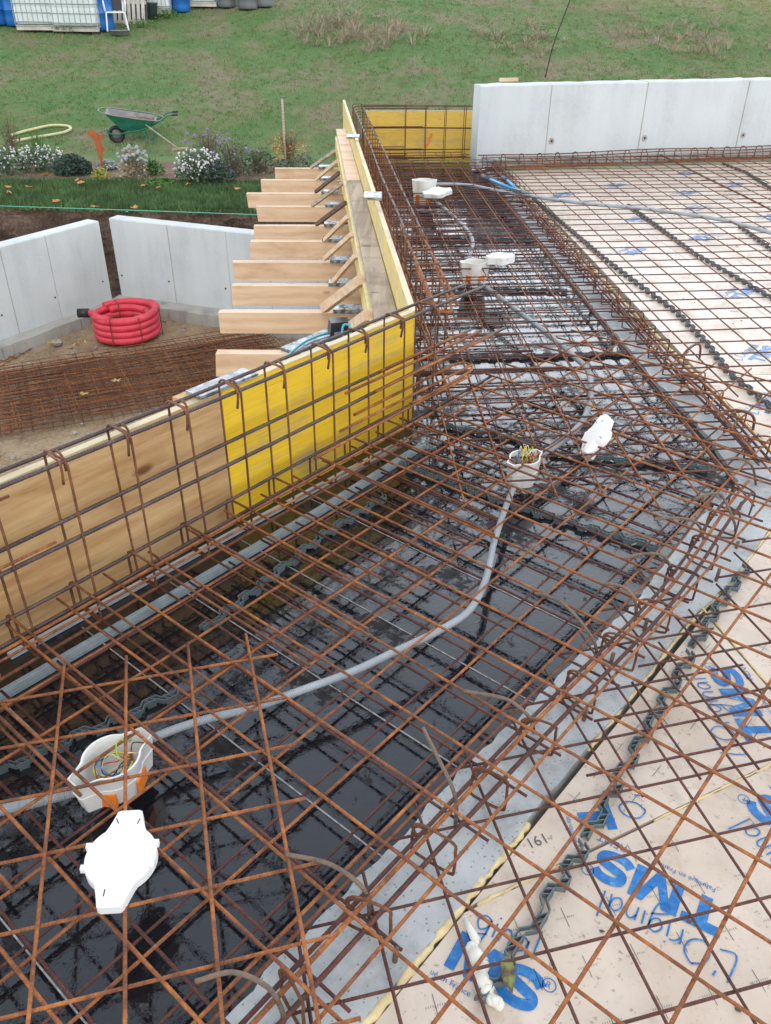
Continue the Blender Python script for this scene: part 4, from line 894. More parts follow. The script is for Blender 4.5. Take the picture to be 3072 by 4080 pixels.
HK2 = [[Z1(*p) for p in q] for q in ([(770, 1100), (900, 1060), (1050, 1100), (1100, 1180), (1080, 1240)], [(1190, 1430), (1330, 1370), (1460, 1390), (1520, 1440), (1510, 1540)], [(300, 565), (420, 570), (500, 580), (570, 650), (560, 700)], [(20, 160), (60, 155), (100, 160), (150, 220), (160, 330)], [(250, 340), (300, 345), (330, 380), (350, 440), (355, 520)], [(460, 530), (500, 520), (540, 560), (600, 640), (640, 760)], [(900, 905), (960, 840), (1030, 800), (1060, 830), (1050, 930)])] + \
      [[Z3(*p) for p in q] for q in ([(310, 525), (390, 490), (460, 510), (500, 570), (505, 640)], [(400, 580), (450, 565), (520, 590), (560, 650), (580, 740)], [(470, 685), (580, 675), (640, 700), (670, 760), (680, 860)], [(660, 825), (750, 820), (800, 860), (825, 930), (830, 1030)], [(730, 1030), (860, 985), (930, 1000), (970, 1080), (975, 1190)], [(970, 1180), (1040, 1175), (1090, 1210), (1120, 1280), (1130, 1360)], [(1240, 1380), (1300, 1385), (1340, 1450), (1350, 1520), (1345, 1590)])]
for q in HK: 
    pts = [bp(x, y, z) for (x, y), z in zip(q, (0.018, 0.030, 0.022, -0.03, ZB - 0.01))]; mb = MB(); mb.tube(cr(pts, 6), 0.0046, 8); obj('hooked_bar', mb, RUST4, beam, smooth=True)
for q in HK2:
    pts = [bp(x, y, z) for (x, y), z in zip(q, (0.012, 0.032, 0.025, -0.02, ZB - 0.01))]; mb = MB(); mb.tube(cr(pts, 5), 0.0058, 7); obj('hooked_bar', mb, RUST3, beam, smooth=True)
# loose hoops at the foot of the white wall
root = empty('wall_starter_cage', tuple(w0 - Vector((dw.y, -dw.x, 0)) * -0.1), 'row of low rusty hoops and bars along the foot of the white wall', 'rebar cage')
for k in range(24):
    c = w0 + dw * (0.05 + 0.2 * k) + Vector((dw.y, -dw.x, 0)) * 0.12; n_ = Vector((dw.y, -dw.x, 0)); 
    mb = MB(); mb.tube(cr([c - n_ * 0.05 + Vector((0, 0, -0.1)), c - n_ * 0.05 + Vector((0, 0, 0.01)), c + Vector((0, 0, 0.035)) + dw * 0.01, c + n_ * 0.07 + Vector((0, 0, 0.0)), c + n_ * 0.1 + Vector((0, 0, -0.09))], 4), 0.0045, 6); obj('hoop', mb, RUST3, root, smooth=True)
for off, z in ((0.06, 0.02), (0.16, 0.01), (0.26, -0.01), (0.11, -0.085), (0.20, -0.08), (0.24, -0.07), (0.30, -0.07)):
    n_ = Vector((dw.y, -dw.x, 0)); mb = MB(); mb.tube(wob(w0 + n_ * off + Vector((0, 0, z)), w2 + n_ * (off - 0.05) + Vector((0, 0, z)), 0.3, 0.006), 0.0055, 6); obj('longitudinal_bar', mb, RUST3 if z > -0.05 else RUST, root, smooth=True)
# laying-out bars (loose)
for (a, b, z, lab) in (((170 / 2, 1106 + 1000 / 2), (620 / 2, 1106 + 900 / 2), 0.02, None),): pass

# ---------------------------------------------------------------- plastic spacers
def spacer(pts, z, mat, label, h=0.021, per=0.078):
    P = [bp(x, y, z) for x, y in pts]; mb = MB(); th = 0.0026; g = 0.0075
    def wallp(q, h0, h1):
        for i in range(len(q) - 1): mb.beam(q[i] + Vector((0, 0, (h0 + h1) / 2)), q[i + 1] + Vector((0, 0, (h0 + h1) / 2)), th, h1 - h0)
    for i in range(len(P) - 1):
        a, b = P[i], P[i + 1]; t = (b - a).normalized(); n_ = Vector((-t.y, t.x, 0)); L = (b - a).length; k = max(1, int(L / per)); pr = L / k
        F_ = lambda s, y: a + t * s + n_ * y
        for sg in (g, -g):
            q = []
            for m in range(k):
                s = m * pr
                q += [F_(s, 0.008 + sg), F_(s + pr * 0.38, 0.008 + sg), F_(s + pr * 0.5, -0.008 + sg), F_(s + pr * 0.88, -0.008 + sg)]
            q.append(F_(L, 0.008 + sg)); wallp(q, h * 0.42, h)
        for m in range(k):
            s = m * pr
            for c1, c2, o in ((0.04, 0.18, 1), (0.2, 0.34, 1), (0.54, 0.68, -1), (0.7, 0.84, -1)):
                mb.beam(F_(s + pr * c1, 0.008 * o + g) + Vector((0, 0, h - 0.008)), F_(s + pr * c2, 0.008 * o - g) + Vector((0, 0, h - 0.008)), th * 0.8, 0.014)
            for c1, o in ((0.19, 1), (0.69, -1)):
                for sg in (g, -g): mb.obox(F_(s + pr * c1, 0.008 * o + sg) + Vector((0, 0, h * 0.25)), t * pr * 0.13, n_ * 0.002, (0, 0, h * 0.25))
    return obj('bar_spacer', mb, mat, label=label, cat='bar spacer', group='plastic mesh spacer strips')
Q1 = lambda x, y: (813.5 + .5117 * x, 488 + .5117 * y)
SP = [([(-10, 1678), (388, 1502)], ZP, SPACER, 'grey green serpentine spacer at left, behind the nearest white junction box'),
      ([(440, 1368), (600, 1243), (690, 1168), (832, 1078)], ZP, SPACER, 'grey green spacer running parallel to the galvanised profile'),
      ([(862, 1008), (1130, 1105), (1425, 1192)], ZP, SPACER, 'long grey spacer crossing under the conduit near the second junction box'),
      ([(957, 925), (1100, 950), (1212, 987), (1350, 1000), (1530, 1018)], ZP, SPACER, 'grey spacer passing behind the leaning white lid'),
      ([(972, 778), (1375, 767)], ZP, SPACERD, 'dark spacer across the plywood where the diagonal mesh begins'),
      ([(975, 628), (1225, 632)], ZP, SPACERD, 'dark spacer across the plywood beyond the third junction box'),
      ([(888, 522), (1150, 520)], ZP, SPACERD, 'dark spacer across the plywood left of the tray edge, below the second conduit bend'),
      ([(870, 446), (1085, 440)], ZP, SPACERD, 'farthest dark spacer across the plywood'),
      ([(1040, 2180), (1105, 2075), (1180, 1955), (1262, 1832)], ZI, SPACER, 'grey spacer on the insulation at bottom, beside the foam crumbs'),
      ([(1268, 1822), (1335, 1690), (1430, 1525), (1492, 1418)], ZI, SPACER, 'grey spacer on the insulation between beam and upper blue lettering'),
      ([(1497, 1405), (1545, 1325), (1612, 1232)], ZI, SPACER, 'short grey spacer end beside the beam near the right edge'),
      ([(1150, 430), (1297, 555), (1368, 610), (1461, 678), (1524, 743), (1574, 809), (1672, 892)], ZI, SPACERD, 'long dark spacer on far insulation, nearest the beam'),
      ([(1355, 445), (1499, 550), (1659, 643), (1700, 668)], ZI, SPACERD, 'second dark spacer on far insulation, right of the first'),
      ([(1560, 355), (1612, 375), (1680, 420)], ZI, SPACERD, 'dark spacer near the white wall at the right edge'),
      ([(1595, 490), (1680, 552)], ZI, SPACERD, 'short dark spacer at the right edge below the grey conduit')]
for a in SP: spacer(*a[:4])

# ---------------------------------------------------------------- conduits, boxes, lids
def conduit(pts, r, mat, label, zs=-0.05):
    q = cr([bp(x, y, z) for (x, y), z in zip(pts, zs if hasattr(zs, '__len__') else [zs] * len(pts))], 8)
    mb = MB(); mb.tube(q, r, 12); return obj('conduit', mb, mat, smooth=True, label=label, cat='conduit')
conduit([(325, 1597), (380, 1575), (450, 1553), (560, 1525), (650, 1492), (760, 1452), (860, 1405), (950, 1362), (1015, 1318), (1050, 1250), (1068, 1170), (1095, 1090), (1112, 1050)], 0.0105, CORR, 'grey conduit sweeping from the nearest junction box to the second', -0.035)
mb = MB(); q = cr([bp(x, y, -0.06) for x, y in ((-60, 1765), (0, 1750), (90, 1728), (165, 1708))], 14)
rr = [0.0145 if i % 2 else 0.0115 for i in range(len(q))]; mb.tube(q, 0.0135, 12); mb.tube(q, rr, 12)
obj('conduit', mb, CORR, label='corrugated grey conduit entering the nearest box from the left edge', cat='conduit')
conduit([(1165, 985), (1220, 950), (1262, 905), (1277, 850), (1270, 800), (1240, 770), (1200, 735), (1130, 680), (1060, 628), (1040, 612)], 0.0135, CORR, 'grey conduit from the second junction box back to the third', -0.03)
conduit([(1003, 583), (1016, 550), (1021, 520), (1003, 490), (960, 450), (926, 426)], 0.0135, CORR, 'grey conduit between the third and the farthest junction box', -0.03)
conduit([(928, 398), (1010, 400), (1100, 417), (1250, 438), (1400, 452), (1560, 475), (1600, 485), (1690, 510)], 0.0145, CORR, 'grey conduit from the farthest box across the insulation to the right edge', -0.015)
def lobed(r, ear, ew, n=64):
    ph = R(36); out = []; w = ew * 0.5
    q = [(r + ear, 0), (r + ear, w * 0.75), (r + ear * 0.92, w)]
    arc = [(r * math.cos(ph + (math.pi - 2 * ph) * k / 16), r * math.sin(ph + (math.pi - 2 * ph) * k / 16)) for k in range(17)]
    neck = [(r * math.cos(ph) + (r + ear * 0.92 - r * math.cos(ph)) * t, r * math.sin(ph) + (w - r * math.sin(ph)) * t ** 0.8) for t in (0.85, 0.65, 0.4, 0.2)]
    half_ = q + neck + arc + [(-x, y) for x, y in neck[::-1]] + [(-r - ear * 0.92, w), (-r - ear, w * 0.75)]
    return half_ + [(-x, -y) for x, y in half_]
def shell(mb, P, z0, z1, taper, th, X, Y, Z, c, bottom=True):
    n = len(P); c = Vector(c); g = lambda p, s, z: c + X * p[0] * s + Y * p[1] * s + Z * z
    si = 1 - th / 0.06
    pts = [g(p, taper, z0) for p in P] + [g(p, 1, z1) for p in P] + [g(p, si, z1) for p in P] + [g(p, taper * si, z0 + th) for p in P]
    f = []
    for i in range(n):
        j = (i + 1) % n
        for a, b in ((0, 1), (1, 2), (2, 3)): f.append((a * n + i, a * n + j, b * n + j, b * n + i))
    f.append(tuple(range(3 * n, 4 * n))); f.append(tuple(range(n))[::-1]); mb.add(pts, f)
WIRES = [plain('wire_' + n_, c, 0.35, 0.05) for n_, c in (('brown', (0.16, 0.05, 0.03)), ('blue', (0.04, 0.20, 0.50)), ('yellow', (0.80, 0.68, 0.06)), ('green', (0.30, 0.55, 0.08)), ('red', (0.62, 0.05, 0.04)), ('cream', (0.75, 0.62, 0.35)), ('black', (0.03, 0.03, 0.03)))]
def junction_box(c, ang, r, h, ear, label, wires=True, taper=0.86, orange=True, burst=0):
    root = empty('junction_box', tuple(c), label, 'junction box', rz=ang)
    X, Y, Z = Vector((1, 0, 0)), Vector((0, 1, 0)), Vector((0, 0, 1)); P = lobed(r, ear, r * 0.6)
    mb = MB(); shell(mb, P, 0, h, taper, 0.004, X, Y, Z, (0, 0, 0)); b_ = obj('box_body', mb, PLASTICO, root, world=False)
    mb = MB(); m = len(P)
    for z in (h * 0.55,):
        q = [Vector((p[0] * (taper + (1 - taper) * z / h) * 1.01, p[1] * (taper + (1 - taper) * z / h) * 1.01, z)) for p in P]; mb.tube(q, 0.0015, 5, closed=True)
    obj('rim_rib', mb, PLASTICO, root, world=False)
    if orange:
        for a in (R(-55), R(40), R(215)):
            mb = MB(); q = Vector((math.cos(a), math.sin(a), 0)) * r * 0.93; mb.obox(q + Vector((0, 0, h * 0.22)), Vector((-math.sin(a), math.cos(a), 0)) * r * 0.35, Vector((math.cos(a), math.sin(a), 0)) * 0.003, (0, 0, h * 0.20))
            obj('orange_plug', mb, ORANGE, root, world=False)
    if wires:
        for k in range(14):
            m_ = WIRES[k % 7]; a0 = random.uniform(0, 6.28); rad = r * random.uniform(0.35, 0.72); z = h * 0.45
            q = [Vector((math.cos(a0 + j * 0.9) * rad * random.uniform(0.8, 1.1), math.sin(a0 + j * 0.9) * rad * random.uniform(0.6, 1.1), z + random.uniform(0, h * 0.42) + (burst * 0.05 if j == 2 else 0))) for j in range(random.choice((4, 5, 6)))]
            if k % 5 == 0: q += [q[-1] + Vector((0.015, 0.01, 0.02 + burst * 0.03)), q[-1] + Vector((0.045, 0.01, -0.005 + burst * 0.03))]
            mb = MB(); mb.tube(cr(q, 6), 0.0016, 5); obj('wire', mb, m_, root, world=False, smooth=True)
    return root
def lid(c, X, Y, Z, r, h, ear, label):
    mb = MB(); P = lobed(r, ear, r * 0.7); n = len(P); c = Vector(c); g = lambda p, s, z: c + X * p[0] * s + Y * p[1] * s + Z * z
    pts = [g(p, 1.0, 0) for p in P] + [g(p, 1.0, h * 0.8) for p in P] + [g(p, 0.965, h) for p in P]
    mb.add(pts, [(a * n + i, a * n + (i + 1) % n, (a + 1) * n + (i + 1) % n, (a + 1) * n + i) for a in (0, 1) for i in range(n)] + [tuple(range(2 * n, 3 * n)), tuple(range(n))[::-1]])
    o = obj('box_lid', mb, PLASTICW, label=label, cat='box lid', group='white lids of the junction boxes')
    for (x, y, dx, dy) in ((r * 1.05, r * 0.25, 0.18, 0.1), (r * 1.0, -r * 0.3, 0.18, -0.05), (-r * 1.25, 0.2 * r, 0.2, 0.0)):
        ms = MB(); ms.beam(g((x, y), 1, h + 0.0006), g((x + dx * r, y + dy * r), 1, h + 0.0006), 0.0018, 0.0012, Z); obj('slot', ms, BLACKR, o)
    for a in (70, 110, -70, -112):
        ms = MB(); q = (r * math.cos(R(a)) * 1.0, r * math.sin(R(a))); ms.obox(g(q, 1.01, h * 0.85), X * 0.005, Y * 0.005, Z * 0.006); obj('clip', ms, PLASTICW, o)
    return o
ZV = Vector((0, 0, 1))
def boxat(px, py, zc): return bp(px, py, zc)
e1_, e2_ = bp(163, 1690, -0.0), bp(312, 1584, -0.0); a1 = math.atan2((e2_ - e1_).y, (e2_ - e1_).x); cc = (e1_ + e2_) / 2; Lb = (e2_ - e1_).length
print('box1 length', Lb)
junction_box(Vector((cc.x, cc.y, -0.092)), a1, 0.064, 0.094, 0.036, 'open white junction box full of coloured wires, nearest the camera')
c = bp(1134, 990, 0.0); junction_box(Vector((c.x, c.y, -0.10)), R(40), 0.056, 0.105, 0.025, 'second junction box, round, with wires sticking out, beside the leaning lid', True, 0.82, False, 1)
c = bp(1026, 575, 0.01); junction_box(Vector((c.x, c.y, -0.09)), R(10), 0.064, 0.13, 0.03, 'third junction box between near corner and farthest box', True, 0.8, True)
c = bp(917, 391, 0.09); junction_box(Vector((c.x, c.y, -0.09)), R(0), 0.075, 0.19, 0.03, 'farthest junction box, white with orange plugs', True, 0.8, True)
la, lb_ = bp(283, 1752, 0.035), bp(236, 1962, 0.035); X = (la - lb_); Ll = X.length; X.normalize(); Y = ZV.cross(X)
print('lid length', Ll)
lid((la + lb_) / 2 - ZV * 0.018, X, Y, ZV, 0.067, 0.024, Ll / 2 - 0.067, 'bright white lid lying on the mesh before the nearest junction box')
ta, tb_ = bp(1272, 1000, -0.05), bp(1322, 908, 0.05); X = (tb_ - ta); Ll = X.length; X.normalize(); Zn = Vector((-0.70, -0.12, 0.45)); Zn = (Zn - X * Zn.dot(X)).normalized(); Y = Zn.cross(X)
lid((ta + tb_) / 2, X, Y, Zn, 0.054, 0.045, 0.045, 'white lid leaning upright in the mesh right of the second junction box')
c = bp(1080, 567, 0.03); lid(c, Vector((0.94, 0.34, 0)), Vector((-0.34, 0.94, 0)), ZV, 0.062, 0.045, 0.03, 'white lid lying upside down right of the third junction box')
c = bp(945, 421, 0.02); lid(c, Vector((0.97, 0.2, 0.1)).normalized(), Vector((-0.2, 0.95, 0.22)).normalized(), Vector((-0.05, -0.24, 0.97)).normalized(), 0.072, 0.035, 0.05, 'white lid lying at the foot of the farthest junction box')
# foam crumbs and leaf on the near insulation
for k, (pts, r, lab) in enumerate((([(1004, 1985), (1018, 2010), (1030, 2035)], (0.006, 0.009, 0.010), 'slim white foam crumb nearest the beam'), ([(1020, 2055), (1040, 2085)], (0.016, 0.018), 'white foam crumb above the mesh bar'), ([(1035, 2105), (1050, 2135)], (0.017, 0.015), 'white foam crumb with a brown stain'), ([(1060, 2158), (1078, 2168)], (0.011, 0.012), 'small white foam crumb caught in the spacer'))):
    mb = MB(); q = [bp(x, y, ZI + 0.012) for x, y in pts]
    for a in q: mb.ball(a, r[0] * 0.95, 9, 0.12, (1, 1.25, 0.8))
    if len(q) > 1: mb.tube([q[0], q[-1]], [r[0] * 0.9, r[-1] * 0.95], 9)
    obj('foam_crumb', mb, plain('white_foam', (0.80, 0.79, 0.70), 0.7, 0.05, 40), smooth=True, label=lab, cat='foam crumb')
mb = MB(); a = bp(1096, 2100, ZI + 0.03); 
mb.add([a + Vector(p) for p in ((0, 0.03, 0.0), (0.012, 0.018, 0.006), (0.014, -0.01, 0.004), (0.004, -0.042, 0), (-0.012, -0.015, 0.006), (-0.012, 0.012, 0.01))], [(0, 1, 2, 3, 4, 5)])
LEAF = NT('curled_leaf'); LEAF.base(LEAF.ramp(LEAF.noise(50), [(0.42, (0.08, 0.05, 0.03)), (0.62, (0.20, 0.22, 0.05))])); LEAF = LEAF.m
obj('leaf', mb, LEAF, label='curled brown and green leaf stuck in the spacer', cat='leaf')
mb = MB(); mb.tube(cr([bp(1405, 1534, ZI + 0.004), bp(1425, 1545, ZI + 0.008), bp(1442, 1565, ZI + 0.004)], 5), 0.0012, 5); obj('tie_wire', mb, BLACKR, label='thin black wire offcut lying on the insulation', cat='wire offcut')

# ---------------------------------------------------------------- bolt cutter
BL = plain('blue_painted_steel', (0.05, 0.28, 0.55), 0.35, 0.15, 15); DG = plain('dark_grip_rubber', (0.07, 0.07, 0.075), 0.6)
root = empty('bolt_cutter', tuple(bp(1090, 405, 0.012)), 'blue bolt cutter with dark grips lying on the far mesh', 'bolt cutter')
for (g0, g1, e, nm) in (((1042, 381), (1058, 388), (1112, 410), 0), ((1086, 384), (1096, 390), (1116, 408), 1)):
    A, B, C = bp(*g0, 0.03), bp(*g1, 0.03), bp(*e, 0.025)
    mb = MB(); mb.tube([A, B], [0.022, 0.020], 10); obj('grip', mb, DG, root, smooth=True)
    mb = MB(); mb.tube([B, B.lerp(C, 0.5), C], [0.015, 0.014, 0.012], 10); obj('handle', mb, BL, root, smooth=True)
mb = MB(); A, B, C = bp(1108, 408, 0.025), bp(1126, 413, 0.025), bp(1146, 418, 0.02)
mb.beam(A, B, 0.05, 0.02); mb.tube([B, C], [0.018, 0.006], 6); mb.tube([B - Vector((0, 0.04, 0)), C], [0.014, 0.005], 6); obj('jaw', mb, SPACER, root)

# ================================================================ IN THE PIT
pz = PZ + 0.02
# red duct coil
cb = bp(262, 750, pz); cx, cy = cb.x, cb.y + 0.38
root = empty('duct_coil', (cx, cy, pz), 'coil of bright red corrugated duct with black end piece on the pit floor', 'duct coil')
q = []
pr = 0.046
for lay, (rad, rev) in enumerate(((0.38, 1), (0.285, -1))):
    nt = 4; 
    for k in range(nt * 36 + 1):
        a = 2 * math.pi * k / 36; z = pr + 0.086 * (k / 36 if rev > 0 else nt - 0.9 - k / 36 * 0.95) * 0.97
        z = min(max(z, pr), 0.345); q.append(Vector((cx + (rad + 0.006 * math.sin(a * 3)) * math.cos(a * rev + 2.6), cy + (rad + 0.006 * math.cos(a * 2)) * math.sin(a * rev + 2.6), pz + z)))
mb = MB(); mb.tube(q[:145], pr, 14); obj('outer_winding', mb, RED, root, smooth=True)
mb = MB(); mb.tube(q[145:], pr, 14); obj('inner_winding', mb, RED, root, smooth=True)
mb = MB(); t = [Vector((cx - 0.36, cy - 0.12, pz + 0.30)), Vector((cx - 0.40, cy - 0.02, pz + 0.30)), Vector((cx - 0.48, cy + 0.03, pz + 0.30))]; mb.tube(cr([Vector((cx - 0.1, cy - 0.36, pz + 0.345)), Vector((cx - 0.3, cy - 0.25, pz + 0.34))] + t, 5), pr * 0.95, 12); obj('loose_end', mb, RED, root, smooth=True)
mb = MB(); e = Vector((cx - 0.48, cy + 0.03, pz + 0.30)); mb.tube([e, e + Vector((-0.14, -0.01, 0))], 0.058, 14); obj('end_coupling', mb, BLACKR, root, smooth=True)
mb = MB(); q = [Vector((cx + (0.37 + 0.075 * math.sin(R(a)) ) * math.cos(R(a) * 1.0), cy + (0.39) * math.sin(R(a)), pz + 0.33 + 0.02 * math.sin(R(a * 2)))) for a in range(-30, 70, 10)]; mb.tube(cr(q, 3), pr, 12); obj('top_winding', mb, RED, root, smooth=True)
for a in (-1.75, 0.1, 2.2, -0.9):
    mb = MB(); ca, sa_ = math.cos(a), math.sin(a); mb.tube([(cx + ca * x, cy + sa_ * x, pz + z) for x, z in ((0.235, 0.02), (0.235, 0.36), (0.335, 0.39), (0.432, 0.36), (0.432, 0.02))], 0.006, 5); obj('tie_strap', mb, RUST3, root)
# stacked rusty mesh sheets on the pit floor
PA, PB, PC = bp(-30, 810, pz + 0.03), bp(585, 718, pz + 0.03), bp(0, 945, pz + 0.03)
du = (PB - PA); du.z = 0; lu = du.length; du.normalize(); dv = Vector((du.y, -du.x, 0)); wid = (PC - PA).dot(dv)
print('pile', lu, wid)
for k in range(6):
    th = random.uniform(-0.05, 0.05); du2 = Vector((du.x * math.cos(th) - du.y * math.sin(th), du.x * math.sin(th) + du.y * math.cos(th), 0)); dv2 = Vector((du2.y, -du2.x, 0)); o0 = PA + du * random.uniform(-0.1, 0.15) + dv * random.uniform(-0.08, 0.08)
    fn = lambda u, v: tuple((o0 + du2 * u * 0.1 + dv2 * v * 0.1)[:2])
    ns = int(lu * 10) - 2; nv = int(wid * 10) - 1
    z = pz + 0.012 + 0.014 * k
    root = empty('rebar_mesh', (o0.x, o0.y, z), 'rusty mesh sheet in the pit beside the red coil, %s of the stack from below' % ordn[k], 'rebar mesh', 'stack of mesh sheets on the pit floor')
    mbu, mbv = [], []
    for i in range(0, ns + 1, 2 if k % 2 else 1):
        mb = MB(); mb.tube(wob((*fn(i + 0.2 * k, -0.5), z), (*fn(i + 0.2 * k, nv + 0.5), z), 0.4, 0.008), 0.0047, 4); obj('bar', mb, RUST3 if i % 3 else RUST, root)
    for i in range(0, nv + 1, 1 if k % 2 else 2):
        mb = MB(); mb.tube(wob((*fn(-0.5, i), z + 0.008), (*fn(ns + 0.5, i), z + 0.008), 0.4, 0.008), 0.0047, 4); obj('bar', mb, RUST if i % 3 == 0 else RUST3, root)
# thin mesh left lying along the footing of the left wall
A = bp(-20, 805, pz); B = bp(172, 690, pz); dd = (B - A).normalized(); nn = Vector((-dd.y, dd.x, 0))
root = empty('rebar_mesh', tuple(A.lerp(B, 0.5)), 'narrow rusty mesh strip lying along the left wall footing', 'rebar mesh')
for k in range(5):
    mb = MB(); mb.tube(wob(A + nn * 0.07 * k, B + nn * 0.07 * k, 0.3, 0.01), 0.005, 4); obj('bar', mb, RUST, root)
for k in range(14):
    mb = MB(); p = A.lerp(B, (k + 0.5) / 14); mb.tube([p - nn * 0.03, p + nn * 0.34 + Vector((0, 0, 0.02))], 0.0045, 4); obj('bar', mb, RUST3, root)
# stones and leaves
def stone(x, y, r, label, z=pz, m=STONE):
    c = bp(x, y, z); mb = MB(); mb.ball((c.x, c.y, z + r * 0.35), r, 8, 0.22, (1.2, 0.8, 0.6)); obj('stone', mb, m, label=label, cat='stone')
stone(124, 745, 0.075, 'pale grey stone on the pit floor left of the red coil'); stone(655, 720, 0.13, 'reddish stone under the nearest joists', pz, BANK); stone(95, 735, 0.045, 'small grey stone between coil and left wall'); stone(33, 467, 0.13, 'beige stone in the dark cut bank at far left', -1.45, plain('beige_stone', (0.45, 0.33, 0.22), 0.9, 0.2, 10)); stone(280, 655, 0.06, 'grey rubble piece in the gap between the retaining walls', -2.25)
mb = MB()
for k in range(1500):
    x = random.uniform(-6, 1.5); y = random.uniform(5.5, 11.8); r = random.choice((0.008, 0.012, 0.018, 0.028)); mb.ball((x, y, PZ + 0.015), r, 5, 0.25, (1, 1, 0.6))
obj('pit_gravel', mb, STONE, kind='stuff', label='scattered gravel and small stones on the sandy pit floor', cat='gravel')
OLEAF = plain('orange_dead_leaf', (0.42, 0.16, 0.04), 0.7, 0.35, 30); YLEAF = plain('yellow_dead_leaf', (0.40, 0.26, 0.07), 0.7, 0.3, 30)
def leaves(pts, z, s, m, labelf):
    for k, (x, y) in enumerate(pts):
        c = bp(x, y, z); mb = MB(); a = random.uniform(0, 6.28); P = []
        for j in range(9): rr = s * (1 if j % 2 else 0.55) * random.uniform(0.8, 1.2); P.append(c + Vector((rr * math.cos(a + j * 0.7), rr * math.sin(a + j * 0.7), random.uniform(0, s * 0.5))))
        mb.add(P, [tuple(range(9))]); obj('dead_leaf', mb, m, label=labelf(k), cat='leaf', group=('yellow dead leaves in the pit' if m is YLEAF else 'orange dead leaves on the grass'))
leaves([(182, 853), (252, 824), (110, 742), (183, 742), (48, 740), (160, 747)], pz + 0.10, 0.06, YLEAF, lambda k: 'yellow dead leaf in the pit on or beside the mesh stack')
leaves([(205, 450), (104, 380), (168, 391), (64, 405), (173, 396), (313, 402), (409, 400), (340, 407), (290, 450), (15, 405), (20, 418), (560, 453), (512, 410), (120, 436)], -1.17, 0.075, OLEAF, lambda k: 'orange dead leaf lying on the grass above the pit')
# green string line along the cut
mb = MB(); q = [bp(-30, 444, -1.1), bp(280, 454, -1.1), bp(560, 464, -1.12)]; mb.tube(q, 0.006, 5); obj('string_line', mb, plain('green_string', (0.10, 0.42, 0.28), 0.6), label='taut green string line along the lawn edge above the pit', cat='string')
# power tool and cyan cable by the corner
mb = MB(); mb.beam(bp(640, 765, -0.152), bp(790, 700, -0.152), 0.22, 0.02); obj('support_board', mb, PAD, label='grey board bridging the two nearest joists behind the panel', cat='board')
root = empty('power_tool', tuple(bp(735, 712, -0.12)), 'black power tool lying outside the near corner', 'power tool')
TOOLM = plain('dark_tool_plastic', (0.03, 0.035, 0.04), 0.4); c = bp(732, 705, -0.09)
mb = MB(); mb.obox(c, (0.05, 0.012, 0.0), (-0.01, 0.04, 0.0), (0.004, 0.0, 0.035)); obj('battery_block', mb, TOOLM, root)
mb = MB(); c = bp(748, 728, -0.11); mb.tube([c + Vector((-0.06, -0.01, 0)), c, c + Vector((0.05, 0.02, 0.0)), c + Vector((0.09, 0.02, 0.005))], [0.025, 0.034, 0.034, 0.02], 10); obj('motor_body', mb, TOOLM, root, smooth=True)
CY = plain('cyan_cable', (0.06, 0.36, 0.46), 0.4, 0.08)
for k, (pts, lab) in enumerate((([(612, 792), (625, 765), (665, 735), (715, 718), (752, 716)], 0), ([(622, 795), (640, 770), (690, 740), (740, 733)], 0), ([(742, 742), (738, 715), (745, 703), (757, 708), (752, 730), (740, 738)], 0))):
    pass
mb = MB(); mb.tube(cr([bp(x, y, -0.13) for x, y in ((608, 800), (620, 772), (660, 738), (712, 719), (752, 714), (750, 728), (700, 738), (645, 772), (630, 800))] , 8), 0.0065, 8)
mb.tube(cr([bp(x, y, z) for (x, y), z in zip(((748, 740), (740, 718), (744, 702), (758, 706), (754, 730), (735, 745)), (-0.12, -0.08, -0.05, -0.05, -0.08, -0.12))], 8), 0.0065, 8)
obj('power_cable', mb, CY, smooth=True, label='coiled cyan power cable outside the near corner', cat='cable')

